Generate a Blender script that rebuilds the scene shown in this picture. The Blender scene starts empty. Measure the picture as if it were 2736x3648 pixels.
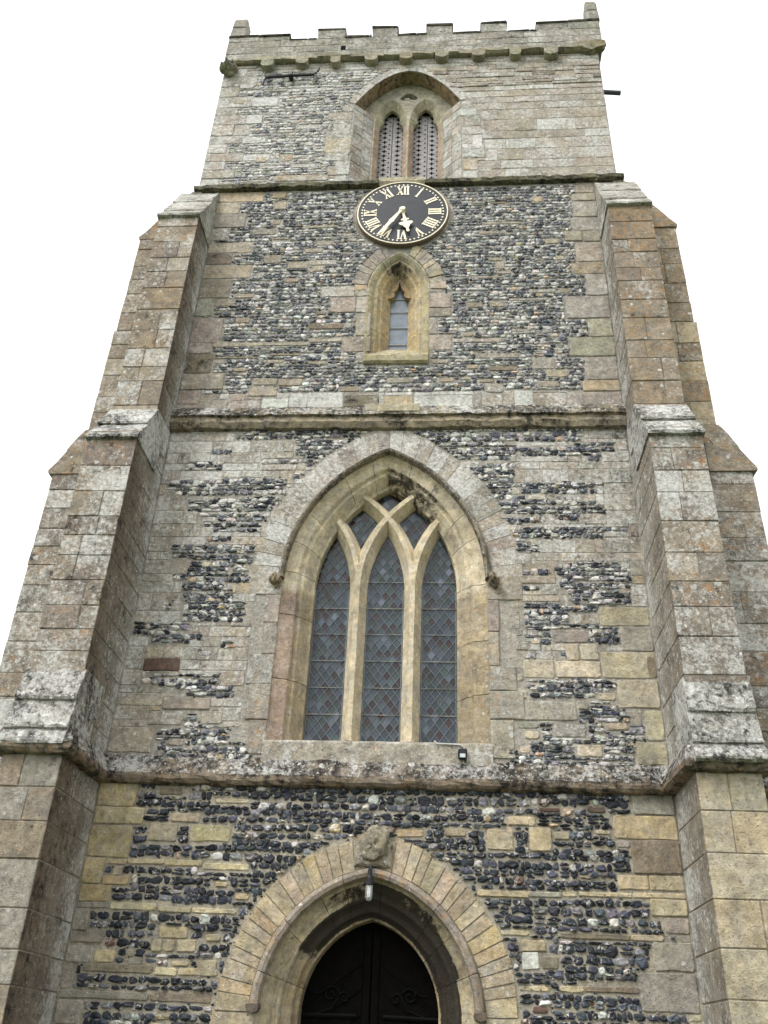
import bpy, bmesh, math, random
import numpy as np
from mathutils import Matrix, Vector
from mathutils.geometry import tessellate_polygon

S = bpy.context.scene
COL = S.collection
RND = random.Random(7)
PI = math.pi

# ---------------------------------------------------------------- camera, light, exposure
cam_d = bpy.data.cameras.new('camera')
cam = bpy.data.objects.new('camera', cam_d)
COL.objects.link(cam)
S.camera = cam
cam_d.sensor_fit = 'HORIZONTAL'
cam_d.sensor_width = 36.0
cam_d.lens = 3159.263 / 2736.0 * 36.0
cam_d.clip_start = 0.05
cam_d.clip_end = 2000
PITCH, YAW, ROLL = math.radians(31.33534), math.radians(-4.957137), math.radians(2.541749)
fw = Vector((math.sin(YAW) * math.cos(PITCH), math.cos(YAW) * math.cos(PITCH), math.sin(PITCH)))
rt = Vector((math.cos(YAW), -math.sin(YAW), 0))
up = rt.cross(fw)
r2 = rt * math.cos(ROLL) + up * math.sin(ROLL)
u2 = up * math.cos(ROLL) - rt * math.sin(ROLL)
M = Matrix(((r2.x, u2.x, -fw.x, 0.775), (r2.y, u2.y, -fw.y, -10.0), (r2.z, u2.z, -fw.z, 1.6), (0, 0, 0, 1)))
cam.matrix_world = M

SUN_EL, SUN_AZ = math.radians(52), math.radians(40)      # sun stands to the left behind the camera
world = bpy.data.worlds.new('World')
S.world = world
world.use_nodes = True
wn = world.node_tree
bg = wn.nodes['Background']
sky = wn.nodes.new('ShaderNodeTexSky')
sky.sky_type = 'NISHITA'
sky.sun_disc = False
sky.sun_elevation = SUN_EL
sky.sun_rotation = PI + SUN_AZ
sky.air_density = 1.0
sky.dust_density = 6.0
hs = wn.nodes.new('ShaderNodeHueSaturation')
hs.inputs['Saturation'].default_value = 0.12
wn.links.new(sky.outputs[0], hs.inputs['Color'])
ov = wn.nodes.new('ShaderNodeMix')                         # an even overcast veil over the sky
ov.data_type = 'RGBA'
ov.inputs['Factor'].default_value = 0.6
ov.inputs[7].default_value = (9.0, 9.1, 9.3, 1)
wn.links.new(hs.outputs[0], ov.inputs[6])
wn.links.new(ov.outputs[2], bg.inputs['Color'])
bg.inputs['Strength'].default_value = 0.12
sun_d = bpy.data.lights.new('sun', 'SUN')
sun_d.energy = 1.0
sun_d.angle = math.radians(22)
sun_d.color = (1.0, 0.985, 0.965)
sun = bpy.data.objects.new('sun', sun_d)
COL.objects.link(sun)
to_sun = Vector((-math.sin(SUN_AZ) * math.cos(SUN_EL), -math.cos(SUN_AZ) * math.cos(SUN_EL), math.sin(SUN_EL)))
sun.rotation_euler = to_sun.to_track_quat('Z', 'Y').to_euler()
sun.location = (-20, -30, 40)
S.view_settings.view_transform = 'Standard'
S.view_settings.look = 'None'
S.view_settings.gamma = 1.0
S.view_settings.exposure = 1.03

# ---------------------------------------------------------------- materials
def nd(nt, t, ins=None, **kw):
    n = nt.nodes.new(t)
    for k, v in kw.items():
        setattr(n, k, v)
    for k, v in (ins or {}).items():
        s = n.inputs[k]
        if isinstance(v, bpy.types.NodeSocket):
            nt.links.new(v, s)
        else:
            s.default_value = v
    return n

def mth(nt, op, a, b=0.0, clamp=False):
    n = nt.nodes.new('ShaderNodeMath')
    n.operation = op
    n.use_clamp = clamp
    for i, v in enumerate((a, b)):
        if isinstance(v, bpy.types.NodeSocket):
            nt.links.new(v, n.inputs[i])
        else:
            n.inputs[i].default_value = v
    return n.outputs[0]

def mixc(nt, f, a, b, blend='MIX'):
    n = nt.nodes.new('ShaderNodeMix')
    n.data_type = 'RGBA'
    n.blend_type = blend
    for i, v in ((0, f), (6, a), (7, b)):
        if isinstance(v, bpy.types.NodeSocket):
            nt.links.new(v, n.inputs[i])
        else:
            n.inputs[i].default_value = v if i == 0 else (*v, 1)
    return n.outputs[2]

def noise(nt, pos, scale, detail=5, rough=0.65, dist=0.0):
    return nd(nt, 'ShaderNodeTexNoise', {'Vector': pos, 'Scale': scale, 'Detail': detail, 'Roughness': rough, 'Distortion': dist}).outputs['Fac']

def mrange(nt, v, a, b, c, d):
    return nd(nt, 'ShaderNodeMapRange', {'Value': v, 'From Min': a, 'From Max': b, 'To Min': c, 'To Max': d}).outputs[0]

def new_mat(name):
    m = bpy.data.materials.new(name)
    m.use_nodes = True
    nt = m.node_tree
    b = nt.nodes['Principled BSDF']
    b.inputs['Specular IOR Level'].default_value = 0.25
    return m, nt, b

def stone_mat(name, bump=0.75, fine=1.0):
    m, nt, b = new_mat(name)
    pos = nd(nt, 'ShaderNodeNewGeometry').outputs['Position']
    col = nd(nt, 'ShaderNodeAttribute', attribute_name='col').outputs['Color']
    aux = nd(nt, 'ShaderNodeAttribute', attribute_name='aux').outputs['Color']
    sep = nd(nt, 'ShaderNodeSeparateColor', {'Color': aux})
    lr, dg, ob = sep.outputs[0], sep.outputs[1], sep.outputs[2]
    n1 = noise(nt, pos, 2.6, 6, 0.65)
    n2 = noise(nt, pos, 17, 6, 0.72)
    n3 = noise(nt, pos, 70, 4, 0.7)
    n0 = noise(nt, pos, 7.0, 7, 0.7)
    k = mth(nt, 'MULTIPLY', mrange(nt, n1, 0.3, 0.7, 0.72, 1.22), mrange(nt, n2, 0.3, 0.7, 0.68, 1.26))
    k = mth(nt, 'MULTIPLY', k, mrange(nt, n0, 0.3, 0.7, 0.72, 1.26))
    c = mixc(nt, 1.0, col, nd(nt, 'ShaderNodeCombineColor', {0: k, 1: k, 2: k}).outputs[0], 'MULTIPLY')
    # tonal drift between yellow and grey inside one stone
    nt_ = noise(nt, pos, 5.5, 4, 0.6)
    grey = nd(nt, 'ShaderNodeHueSaturation', {'Saturation': 0.55, 'Value': 0.86, 'Color': c}).outputs[0]
    c = mixc(nt, mrange(nt, nt_, 0.4, 0.7, 0, 0.8), c, grey)
    # orange lichen
    no = noise(nt, pos, 8.0, 7, 0.75)
    no = mrange(nt, no, 0.25, 0.75, 0.05, 0.95)
    om = mth(nt, 'MULTIPLY', mth(nt, 'SUBTRACT', mth(nt, 'ADD', no, ob), 1.0), 4.0, True)
    c = mixc(nt, mth(nt, 'MULTIPLY', om, 0.75), c, (0.40, 0.20, 0.06))
    # dark crust
    nk = mth(nt, 'ADD', mth(nt, 'MULTIPLY', noise(nt, pos, 11, 8, 0.75), 0.65), mth(nt, 'MULTIPLY', noise(nt, pos, 3.2, 3, 0.5), 0.35))
    nk = mrange(nt, nk, 0.25, 0.75, 0.02, 0.98)
    dm = mth(nt, 'MULTIPLY', mth(nt, 'SUBTRACT', mth(nt, 'ADD', nk, dg), 1.0), 4.5, True)
    c = mixc(nt, mth(nt, 'MULTIPLY', dm, 0.94), c, (0.016, 0.0135, 0.011))
    # white lichen crust and round spots
    nl = mth(nt, 'ADD', mth(nt, 'MULTIPLY', noise(nt, pos, 19 * fine, 9, 0.8), 0.66), mth(nt, 'MULTIPLY', noise(nt, pos, 2.3, 3, 0.5), 0.34))
    nl = mrange(nt, nl, 0.27, 0.73, 0.02, 0.98)
    lm = mth(nt, 'MULTIPLY', mth(nt, 'SUBTRACT', mth(nt, 'ADD', nl, lr), 1.0), 4.5, True)
    def spots(scale, amt):
        wob = nd(nt, 'ShaderNodeVectorMath', {0: pos, 1: nd(nt, 'ShaderNodeTexNoise', {'Vector': pos, 'Scale': 30.0}).outputs['Color']}, operation='MULTIPLY_ADD')
        wob.inputs[1].default_value = (1, 1, 1)
        nc = nd(nt, 'ShaderNodeTexNoise', {'Vector': pos, 'Scale': 26.0, 'Detail': 3})
        sc = nd(nt, 'ShaderNodeVectorMath', {0: nc.outputs['Color']}, operation='SCALE')
        sc.inputs['Scale'].default_value = 0.05
        ad = nd(nt, 'ShaderNodeVectorMath', {0: pos, 1: sc.outputs[0]}, operation='ADD')
        nt.nodes.remove(wob)
        v = nd(nt, 'ShaderNodeTexVoronoi', {'Vector': ad.outputs[0], 'Scale': scale})
        cs = nd(nt, 'ShaderNodeSeparateColor', {'Color': v.outputs['Color']})
        rad = mth(nt, 'MULTIPLY', mth(nt, 'SUBTRACT', mth(nt, 'ADD', cs.outputs[0], lr), 0.98), amt)
        d = mth(nt, 'SUBTRACT', rad, v.outputs['Distance'])
        return mth(nt, 'MULTIPLY', d, 14.0, True)
    sp = mth(nt, 'MAXIMUM', mth(nt, 'MAXIMUM', spots(8.0, 0.66), spots(21.0, 0.70)), spots(46.0, 0.66))
    lich = mth(nt, 'MAXIMUM', mth(nt, 'MULTIPLY', sp, mrange(nt, n2, 0.35, 0.6, 0.55, 1.0)), lm)
    lcol = mixc(nt, mrange(nt, n2, 0.35, 0.65, 0, 1), (0.40, 0.395, 0.36), (0.72, 0.715, 0.68))
    c = mixc(nt, mth(nt, 'MULTIPLY', lich, 0.85), c, lcol)
    # pits
    pit = mth(nt, 'MULTIPLY', mth(nt, 'SUBTRACT', noise(nt, pos, 48, 3, 0.6), 0.60), 9.0, True)
    c = mixc(nt, mth(nt, 'MULTIPLY', pit, 0.6), c, (0.07, 0.055, 0.04))
    nt.links.new(c, b.inputs['Base Color'])
    b.inputs['Roughness'].default_value = 0.92
    h = mth(nt, 'ADD', mth(nt, 'MULTIPLY', n2, 1.0), mth(nt, 'MULTIPLY', n3, 0.45))
    h = mth(nt, 'ADD', h, mth(nt, 'MULTIPLY', lich, 0.12))
    h = mth(nt, 'SUBTRACT', h, mth(nt, 'MULTIPLY', pit, 0.35))
    h = mth(nt, 'ADD', h, mth(nt, 'MULTIPLY', n0, 1.1))
    bp = nd(nt, 'ShaderNodeBump', {'Strength': bump, 'Distance': 0.03, 'Height': h})
    nt.links.new(bp.outputs[0], b.inputs['Normal'])
    return m

def flint_mat():
    m, nt, b = new_mat('flint')
    pos = nd(nt, 'ShaderNodeNewGeometry').outputs['Position']
    col = nd(nt, 'ShaderNodeAttribute', attribute_name='col').outputs['Color']
    aux = nd(nt, 'ShaderNodeAttribute', attribute_name='aux').outputs['Color']
    sep = nd(nt, 'ShaderNodeSeparateColor', {'Color': aux})
    n1 = noise(nt, pos, 24, 4, 0.65)
    n2 = noise(nt, pos, 75, 4, 0.7)
    k = mth(nt, 'MULTIPLY', mrange(nt, n1, 0.3, 0.7, 0.35, 1.75), mrange(nt, n2, 0.3, 0.7, 0.75, 1.25))
    c = mixc(nt, 1.0, col, nd(nt, 'ShaderNodeCombineColor', {0: k, 1: k, 2: k}).outputs[0], 'MULTIPLY')
    nx = noise(nt, pos, 19, 5, 0.7, 0.4)
    nx = mrange(nt, nx, 0.28, 0.72, 0.0, 1.0)
    cm = mth(nt, 'MULTIPLY', mth(nt, 'SUBTRACT', mth(nt, 'ADD', nx, sep.outputs[0]), 1.0), 6.0, True)
    c = mixc(nt, mth(nt, 'MULTIPLY', cm, 0.85), c, (0.55, 0.54, 0.51))
    nt.links.new(c, b.inputs['Base Color'])
    nt.links.new(mrange(nt, cm, 0, 1, 0.42, 0.85), b.inputs['Roughness'])
    bp = nd(nt, 'ShaderNodeBump', {'Strength': 0.7, 'Distance': 0.012, 'Height': mth(nt, 'ADD', n1, mth(nt, 'MULTIPLY', n2, 0.5))})
    nt.links.new(bp.outputs[0], b.inputs['Normal'])
    return m

def simple_mat(name, c, rough=0.6, var=0.25, scale=20, metal=0.0, bump=0.2, spec=0.3):
    m, nt, b = new_mat(name)
    pos = nd(nt, 'ShaderNodeNewGeometry').outputs['Position']
    n = noise(nt, pos, scale, 5, 0.65)
    k = mrange(nt, n, 0.3, 0.7, 1 - var, 1 + var)
    cc = mixc(nt, 1.0, c, nd(nt, 'ShaderNodeCombineColor', {0: k, 1: k, 2: k}).outputs[0], 'MULTIPLY')
    nt.links.new(cc, b.inputs['Base Color'])
    b.inputs['Roughness'].default_value = rough
    b.inputs['Metallic'].default_value = metal
    b.inputs['Specular IOR Level'].default_value = spec
    if bump:
        bp = nd(nt, 'ShaderNodeBump', {'Strength': bump, 'Distance': 0.01, 'Height': n})
        nt.links.new(bp.outputs[0], b.inputs['Normal'])
    return m

def attr_mat(name, rough, spec, var=0.15, scale=30):
    m, nt, b = new_mat(name)
    pos = nd(nt, 'ShaderNodeNewGeometry').outputs['Position']
    col = nd(nt, 'ShaderNodeAttribute', attribute_name='col').outputs['Color']
    n = noise(nt, pos, scale, 4, 0.6)
    k = mrange(nt, n, 0.3, 0.7, 1 - var, 1 + var)
    nt.links.new(mixc(nt, 1.0, col, nd(nt, 'ShaderNodeCombineColor', {0: k, 1: k, 2: k}).outputs[0], 'MULTIPLY'), b.inputs['Base Color'])
    b.inputs['Roughness'].default_value = rough
    b.inputs['Specular IOR Level'].default_value = spec
    return m

STONE = stone_mat('weathered_limestone')
MORTAR = stone_mat('lime_mortar', 0.9, 1.5)
FLINT = flint_mat()
GLASS = attr_mat('leaded_glass', 0.15, 0.35, 0.25, 8)
LEAD = simple_mat('lead_came', (0.145, 0.168, 0.19), 0.65)
IRON = simple_mat('black_iron', (0.018, 0.018, 0.02), 0.55)
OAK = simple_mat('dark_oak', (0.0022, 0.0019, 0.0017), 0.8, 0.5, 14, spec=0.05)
HINGE = simple_mat('hinge_iron', (0.0042, 0.0042, 0.0042), 0.7, spec=0.06)
BOARD = simple_mat('grey_weathered_board', (0.31, 0.295, 0.295), 0.8, 0.3, 12)
BLACK = simple_mat('hole_shade_black', (0.006, 0.006, 0.006), 0.9, 0.1, spec=0.05)  # flat black standing in for the shade inside openings
DIAL = simple_mat('dial_black_paint', (0.010, 0.0125, 0.017), 0.42, 0.45, 7, bump=0.05, spec=0.3)
GILT = simple_mat('cream_gilding', (0.86, 0.77, 0.58), 0.5, 0.12, 25, bump=0.1)
COPPER = simple_mat('dial_edge', (0.14, 0.10, 0.075), 0.6)
PLASTIC = simple_mat('black_plastic', (0.012, 0.013, 0.015), 0.4, 0.1, bump=0)
LENS = simple_mat('pale_lens', (0.45, 0.52, 0.52), 0.25, 0.1, bump=0)
CABLE = simple_mat('grey_cable', (0.42, 0.42, 0.40), 0.5, 0.1)
PIPE = simple_mat('lead_pipe', (0.06, 0.065, 0.075), 0.5)
GRAVEL = simple_mat('gravel', (0.18, 0.155, 0.125), 0.95, 0.4, 40, bump=0.8)
GRASS = simple_mat('grass', (0.055, 0.085, 0.03), 0.95, 0.45, 6, bump=0.6)
m, nt, b = new_mat('clear_lamp_glass')
b.inputs['Transmission Weight'].default_value = 0.85
b.inputs['Roughness'].default_value = 0.08
b.inputs['Base Color'].default_value = (0.9, 0.93, 0.95, 1)
b.inputs['Specular IOR Level'].default_value = 0.5
LAMPGLASS = m
BULB = simple_mat('white_bulb', (0.8, 0.8, 0.76), 0.4, 0.05, bump=0)

# ---------------------------------------------------------------- mesh helpers
TONE = {'b': (0.425, 0.348, 0.225), 'o': (0.455, 0.355, 0.195), 'g': (0.325, 0.295, 0.235), 'k': (0.37, 0.318, 0.25), 'd': (0.25, 0.205, 0.145),
        'r': (0.45, 0.315, 0.18), 'n': (0.13, 0.08, 0.06), 'p': (0.52, 0.44, 0.31), 'w': (0.54, 0.52, 0.47), 'y': (0.44, 0.385, 0.26),
        'v': (0.38, 0.355, 0.26), 'q': (0.37, 0.315, 0.235),
        'e': (0.25, 0.20, 0.145), 'f': (0.285, 0.232, 0.165), 'h': (0.285, 0.22, 0.142), 'B': (0.47, 0.39, 0.235), 'P': (0.285, 0.265, 0.21), 'i': (0.23, 0.192, 0.148)}

def jit(c, a=0.12, rnd=RND):
    k = 1 + rnd.uniform(-a, a)
    return tuple(max(0.0, v * k * (1 + rnd.uniform(-a, a) * 0.3)) for v in c)

class MB:
    def __init__(self):
        self.v, self.f, self.mi, self.c, self.a = [], [], [], [], []
    def add(self, vs, fs, col=(0.4, 0.33, 0.24), aux=(0, 0, 0), mi=0, cols=None, auxs=None):
        o = len(self.v)
        self.v += [tuple(v) for v in vs]
        self.f += [tuple(i + o for i in f) for f in fs]
        self.mi += [mi] * len(fs)
        self.c += cols if cols else [col] * len(vs)
        self.a += auxs if auxs else [aux] * len(vs)
    def merge(self, other, mi=0):
        o = len(self.v)
        self.v += other.v
        self.f += [tuple(i + o for i in f) for f in other.f]
        self.mi += [mi] * len(other.f)
        self.c += other.c
        self.a += other.a
    def build(self, name, mats, parent=None, smooth=False, loc=None, recalc=False):
        me = bpy.data.meshes.new(name)
        me.from_pydata(self.v, [], self.f)
        if recalc:
            bm = bmesh.new(); bm.from_mesh(me)
            bmesh.ops.recalc_face_normals(bm, faces=bm.faces[:])
            bm.to_mesh(me); bm.free()
        mats = mats if isinstance(mats, (list, tuple)) else [mats]
        for mm in mats:
            me.materials.append(mm)
        if len(mats) > 1:
            me.polygons.foreach_set('material_index', self.mi)
        n = len(self.v)
        for nm, src in (('col', self.c), ('aux', self.a)):
            at = me.attributes.new(nm, 'FLOAT_COLOR', 'POINT')
            arr = np.ones((n, 4), 'f')
            arr[:, :3] = np.array(src, 'f')
            at.data.foreach_set('color', arr.ravel())
        if smooth:
            me.polygons.foreach_set('use_smooth', [True] * len(me.polygons))
        me.update()
        ob = bpy.data.objects.new(name, me)
        COL.objects.link(ob)
        if parent:
            ob.parent = parent
        return ob

def empty(name, loc=(0, 0, 0)):
    o = bpy.data.objects.new(name, None)
    o.location = loc
    COL.objects.link(o)
    return o

def tag(o, label, cat, group=None):
    o['label'] = label
    o['category'] = cat
    if group:
        o['group'] = group
    return o

FRONT = lambda u, v, d: (u, -d, v)

def polyblock(mb, pts, d, col, aux, ch=0.012, back=-0.01, sub=0.12, j=0.004, frame=FRONT, rnd=RND, mi=0):
    """a flattish stone with a wobbly outline and chamfered arrises; pts run round the outline"""
    out = []
    n = len(pts)
    for i in range(n):
        a, b = pts[i], pts[(i + 1) % n]
        L = math.hypot(b[0] - a[0], b[1] - a[1])
        k = max(1, min(5, int(L / sub)))
        for q in range(k):
            t = q / k
            out.append((a[0] + (b[0] - a[0]) * t + rnd.uniform(-j, j), a[1] + (b[1] - a[1]) * t + rnd.uniform(-j, j)))
    cx = sum(p[0] for p in out) / len(out)
    cy = sum(p[1] for p in out) / len(out)
    w = max(abs(p[0] - cx) for p in out) + 1e-6
    h = max(abs(p[1] - cy) for p in out) + 1e-6
    m_ = len(out)
    ch = min(ch, .009) if ch == .012 else ch
    dd = d * rnd.uniform(0.7, 1.25)
    vs = [frame(x, y, back) for x, y in out]
    vs += [frame(x, y, dd - ch * 0.7 + rnd.uniform(-.002, .002)) for x, y in out]
    vs += [frame(x + (cx - x) * min(.6, ch / w), y + (cy - y) * min(.6, ch / h), dd + rnd.uniform(-.002, .002)) for x, y in out]
    fs = []
    for i in range(m_):
        k = (i + 1) % m_
        fs.append((i, k, k + m_, i + m_))
        fs.append((i + m_, k + m_, k + 2 * m_, i + 2 * m_))
    fs.append(tuple(range(2 * m_, 3 * m_)))
    mb.add(vs, fs, col, aux, mi)

def rect(x0, x1, z0, z1):
    return [(x0, z0), (x1, z0), (x1, z1), (x0, z1)]

def roundrect(x0, x1, z0, z1, r, rnd=RND):
    r = min(r, (x1 - x0) * .35, (z1 - z0) * .35)
    k = lambda: r * rnd.uniform(.4, 1.2)
    return [(x0 + k(), z0), (x1 - k(), z0), (x1, z0 + k()), (x1, z1 - k()), (x1 - k(), z1), (x0 + k(), z1), (x0, z1 - k()), (x0, z0 + k())]

def stonebox(mb, x0, x1, y0, y1, z0, z1, col, aux, c=0.008, g=0.003, rnd=RND, mi=0, j=0.005, side=None):
    """a squared stone, every arris chamfered, corners slightly off true"""
    x0 += g; x1 -= g; y0 += g; y1 -= g; z0 += g; z1 -= g
    cs = []
    for sx in (0, 1):
        for sy in (0, 1):
            for sz in (0, 1):
                cs.append(((x1 if sx else x0) + rnd.uniform(-j, j), (y1 if sy else y0) + rnd.uniform(-j, j), (z1 if sz else z0) + rnd.uniform(-j, j) * .6, 1 - 2 * sx, 1 - 2 * sy, 1 - 2 * sz))
    vs = []
    for (x, y, z, dx, dy, dz) in cs:
        cc = c * rnd.uniform(.6, 1.6)
        vs += [(x, y + dy * cc, z + dz * cc), (x + dx * cc, y, z + dz * cc), (x + dx * cc, y + dy * cc, z)]
    I = lambda sx, sy, sz, a: ((sx * 4 + sy * 2 + sz) * 3 + a)
    fs = [(I(0, 0, 0, 0), I(0, 0, 1, 0), I(0, 1, 1, 0), I(0, 1, 0, 0)), (I(1, 0, 0, 0), I(1, 1, 0, 0), I(1, 1, 1, 0), I(1, 0, 1, 0)),
          (I(0, 0, 0, 1), I(1, 0, 0, 1), I(1, 0, 1, 1), I(0, 0, 1, 1)), (I(0, 1, 0, 1), I(0, 1, 1, 1), I(1, 1, 1, 1), I(1, 1, 0, 1)),
          (I(0, 0, 0, 2), I(0, 1, 0, 2), I(1, 1, 0, 2), I(1, 0, 0, 2)), (I(0, 0, 1, 2), I(1, 0, 1, 2), I(1, 1, 1, 2), I(0, 1, 1, 2))]
    for s in (0, 1):
        for t in (0, 1):
            fs.append((I(0, s, t, 1), I(1, s, t, 1), I(1, s, t, 2), I(0, s, t, 2)))
            fs.append((I(s, 0, t, 0), I(s, 1, t, 0), I(s, 1, t, 2), I(s, 0, t, 2)))
            fs.append((I(s, t, 0, 0), I(s, t, 1, 0), I(s, t, 1, 1), I(s, t, 0, 1)))
    for k in range(8):
        fs.append((k * 3, k * 3 + 1, k * 3 + 2))
    auxs = cols = None
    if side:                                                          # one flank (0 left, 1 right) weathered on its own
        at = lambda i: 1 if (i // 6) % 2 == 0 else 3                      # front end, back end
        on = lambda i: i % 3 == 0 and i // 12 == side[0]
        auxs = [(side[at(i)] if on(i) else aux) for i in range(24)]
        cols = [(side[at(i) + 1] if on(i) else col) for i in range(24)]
    mb.add(vs, fs, col, aux, mi, auxs=auxs, cols=cols)

def prism(mb, poly, a0, a1, axis, col, aux, n=1, j=0.0, mi=0, rnd=RND):
    """a cross-section swept straight along x (poly in y,z) or y (poly in x,z)"""
    m_ = len(poly)
    vs, fs = [], []
    for s in range(n + 1):
        a = a0 + (a1 - a0) * s / n
        for p in poly:
            q = (p[0] + rnd.uniform(-j, j), p[1] + rnd.uniform(-j, j))
            vs.append((a, q[0], q[1]) if axis == 'x' else (q[0], a, q[1]))
    for s in range(n):
        for i in range(m_):
            k = (i + 1) % m_
            fs.append((s * m_ + i, s * m_ + k, (s + 1) * m_ + k, (s + 1) * m_ + i))
    fs.append(tuple(range(m_)))
    fs.append(tuple(n * m_ + i for i in range(m_)))
    mb.add(vs, fs, col, aux, mi)

def tube(mb, pts, r, n=8, col=(.2, .2, .2), mi=0, r1=None):
    pts = [Vector(p) for p in pts]
    vs, fs = [], []
    for i, p in enumerate(pts):
        t = (pts[min(i + 1, len(pts) - 1)] - pts[max(i - 1, 0)]).normalized()
        a = t.cross(Vector((0, 0, 1)) if abs(t.z) < .9 else Vector((1, 0, 0))).normalized()
        b_ = t.cross(a)
        rr = r if r1 is None else r + (r1 - r) * i / (len(pts) - 1)
        for k in range(n):
            w = 2 * PI * k / n
            vs.append(p + a * math.cos(w) * rr + b_ * math.sin(w) * rr)
    for i in range(len(pts) - 1):
        for k in range(n):
            q = (k + 1) % n
            fs.append((i * n + k, i * n + q, (i + 1) * n + q, (i + 1) * n + k))
    fs.append(tuple(range(n)))
    fs.append(tuple((len(pts) - 1) * n + k for k in range(n)))
    mb.add(vs, fs, col, (0, 0, 0), mi)

def lathe(mb, prof, cx, cy, n=20, col=(.2, .2, .2), mi=0):
    vs, fs = [], []
    for r, z in prof:
        for k in range(n):
            w = 2 * PI * k / n
            vs.append((cx + r * math.cos(w), cy + r * math.sin(w), z))
    for i in range(len(prof) - 1):
        for k in range(n):
            q = (k + 1) % n
            fs.append((i * n + k, i * n + q, (i + 1) * n + q, (i + 1) * n + k))
    mb.add(vs, fs, col, (0, 0, 0), mi)

class Arch:
    """two-centred pointed arch about axis x0: half width w, rise h above springing zs"""
    def __init__(s, x0, w, h, zs):
        s.x0, s.w, s.h, s.zs = x0, w, h, zs
        s.c = (h * h - w * w) / (2 * w)
        s.R = w + s.c
    def apex(s, o=0):
        return s.zs + math.sqrt(max(1e-6, (s.R + o) ** 2 - s.c ** 2))
    def pt(s, side, t, o=0):
        """t 0 at the springing, 1 at the apex"""
        R = s.R + o
        a = math.acos(s.c / R) * t
        return (s.x0 + side * (-s.c + R * math.cos(a)), s.zs + R * math.sin(a))
    def path(s, o, zb, n=28, nj=10):
        P = []
        for i in range(nj):
            P.append((s.x0 - s.w - o, zb + (s.zs - zb) * i / nj))
        for i in range(n + 1):
            P.append(s.pt(-1, i / n, o))
        for i in range(n - 1, -1, -1):
            P.append(s.pt(1, i / n, o))
        for i in range(nj - 1, -1, -1):
            P.append((s.x0 + s.w + o, zb + (s.zs - zb) * i / nj))
        return P
    def halfw(s, z, o=0):
        """half width of the opening at height z, None above it"""
        if z <= s.zs:
            return s.w + o
        q = (s.R + o) ** 2 - (z - s.zs) ** 2
        if q <= s.c ** 2 and z > s.apex(o):
            return None
        x = math.sqrt(max(q, 0)) - s.c
        return x if x > 0 else None

def sweep(mb, arch, prof, zb, col, aux, n=28, nj=10, stain_shade=None, close_ends=False, tint=None, closed=False, joints=0, jseed=1):
    paths = [arch.path(o, zb, n, nj) for o, y in prof]
    m_, L = len(prof), len(paths[0])
    groove = [0] * L
    stone = [0] * L
    if joints:                                                        # cut the moulding into stones with fine recessed joints
        jr = random.Random(jseed)
        at = sorted({max(1, min(L - 3, int((i + jr.uniform(-.25, .25)) * L / joints))) for i in range(1, joints)})
        new, groove, stone = [[] for _ in paths], [], []
        sid = 0
        for i in range(L):
            for q, P in enumerate(paths):
                new[q].append(P[i])
            groove.append(0); stone.append(sid)
            if i in at:
                seglen = math.dist(paths[0][i], paths[0][i + 1]) + 1e-6
                e = min(.3, .005 / seglen)
                for f_, g_ in ((.5 - e, 0), (.5, 1), (.5 + e, 0)):
                    for q, P in enumerate(paths):
                        new[q].append((P[i][0] + (P[i + 1][0] - P[i][0]) * f_, P[i][1] + (P[i + 1][1] - P[i][1]) * f_))
                    if g_:
                        sid += 1
                    groove.append(g_); stone.append(sid)
        paths, L = new, len(new[0])
        tone = [1 + jr.uniform(-.13, .13) for _ in range(sid + 1)]
    vs, cols, auxs = [], [], []
    for i in range(L):
        t = i / (L - 1) * 2 - 1
        for k, (o, y) in enumerate(prof):
            x, z = paths[k][i]
            vs.append((x + RND.uniform(-.002, .002), y + (.012 if groove[i] else 0), z + RND.uniform(-.002, .002)))
            cc = tint(x, z, k) if tint else col
            cols.append(tuple(v * tone[stone[i]] for v in cc) if joints else cc)
            aa = stain_shade(x - arch.x0, z, k) if stain_shade else aux
            auxs.append((aa[0], .85, aa[2]) if groove[i] else aa)
    fs = []
    for i in range(L - 1):
        for k in range(m_ - 1 if not closed else m_):
            q = (k + 1) % m_
            fs.append((i * m_ + k, i * m_ + q, (i + 1) * m_ + q, (i + 1) * m_ + k))
    if close_ends:
        fs.append(tuple(range(m_)))
        fs.append(tuple((L - 1) * m_ + k for k in range(m_)))
    mb.add(vs, fs, col, aux, cols=cols, auxs=auxs)

class FlatArch(Arch):
    """a low pointed arch, nearly straight in its upper parts"""
    def __init__(s, x0, w, h, zs, p=1.9):
        s.x0, s.w, s.h, s.zs, s.p, s.R, s.c = x0, w, h, zs, p, 1.0, 0.0
    def apex(s, o=0):
        return s.zs + s.h + o
    def pt(s, side, t, o=0):
        u = max(0.0, 1 - t)
        sl = s.h * s.p * u ** (s.p - 1) / s.w if u > 0 else 0
        L = math.hypot(sl, 1)
        return (s.x0 + side * (u * s.w + o * sl / L), s.zs + s.h * (1 - u ** s.p) + o / L)
    def halfw(s, z, o=0):
        if z <= s.zs:
            return s.w + o
        q = 1 - (z - s.zs) / (s.h + o)
        return None if q <= 0 else (s.w + o) * q ** (1 / s.p)

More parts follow.
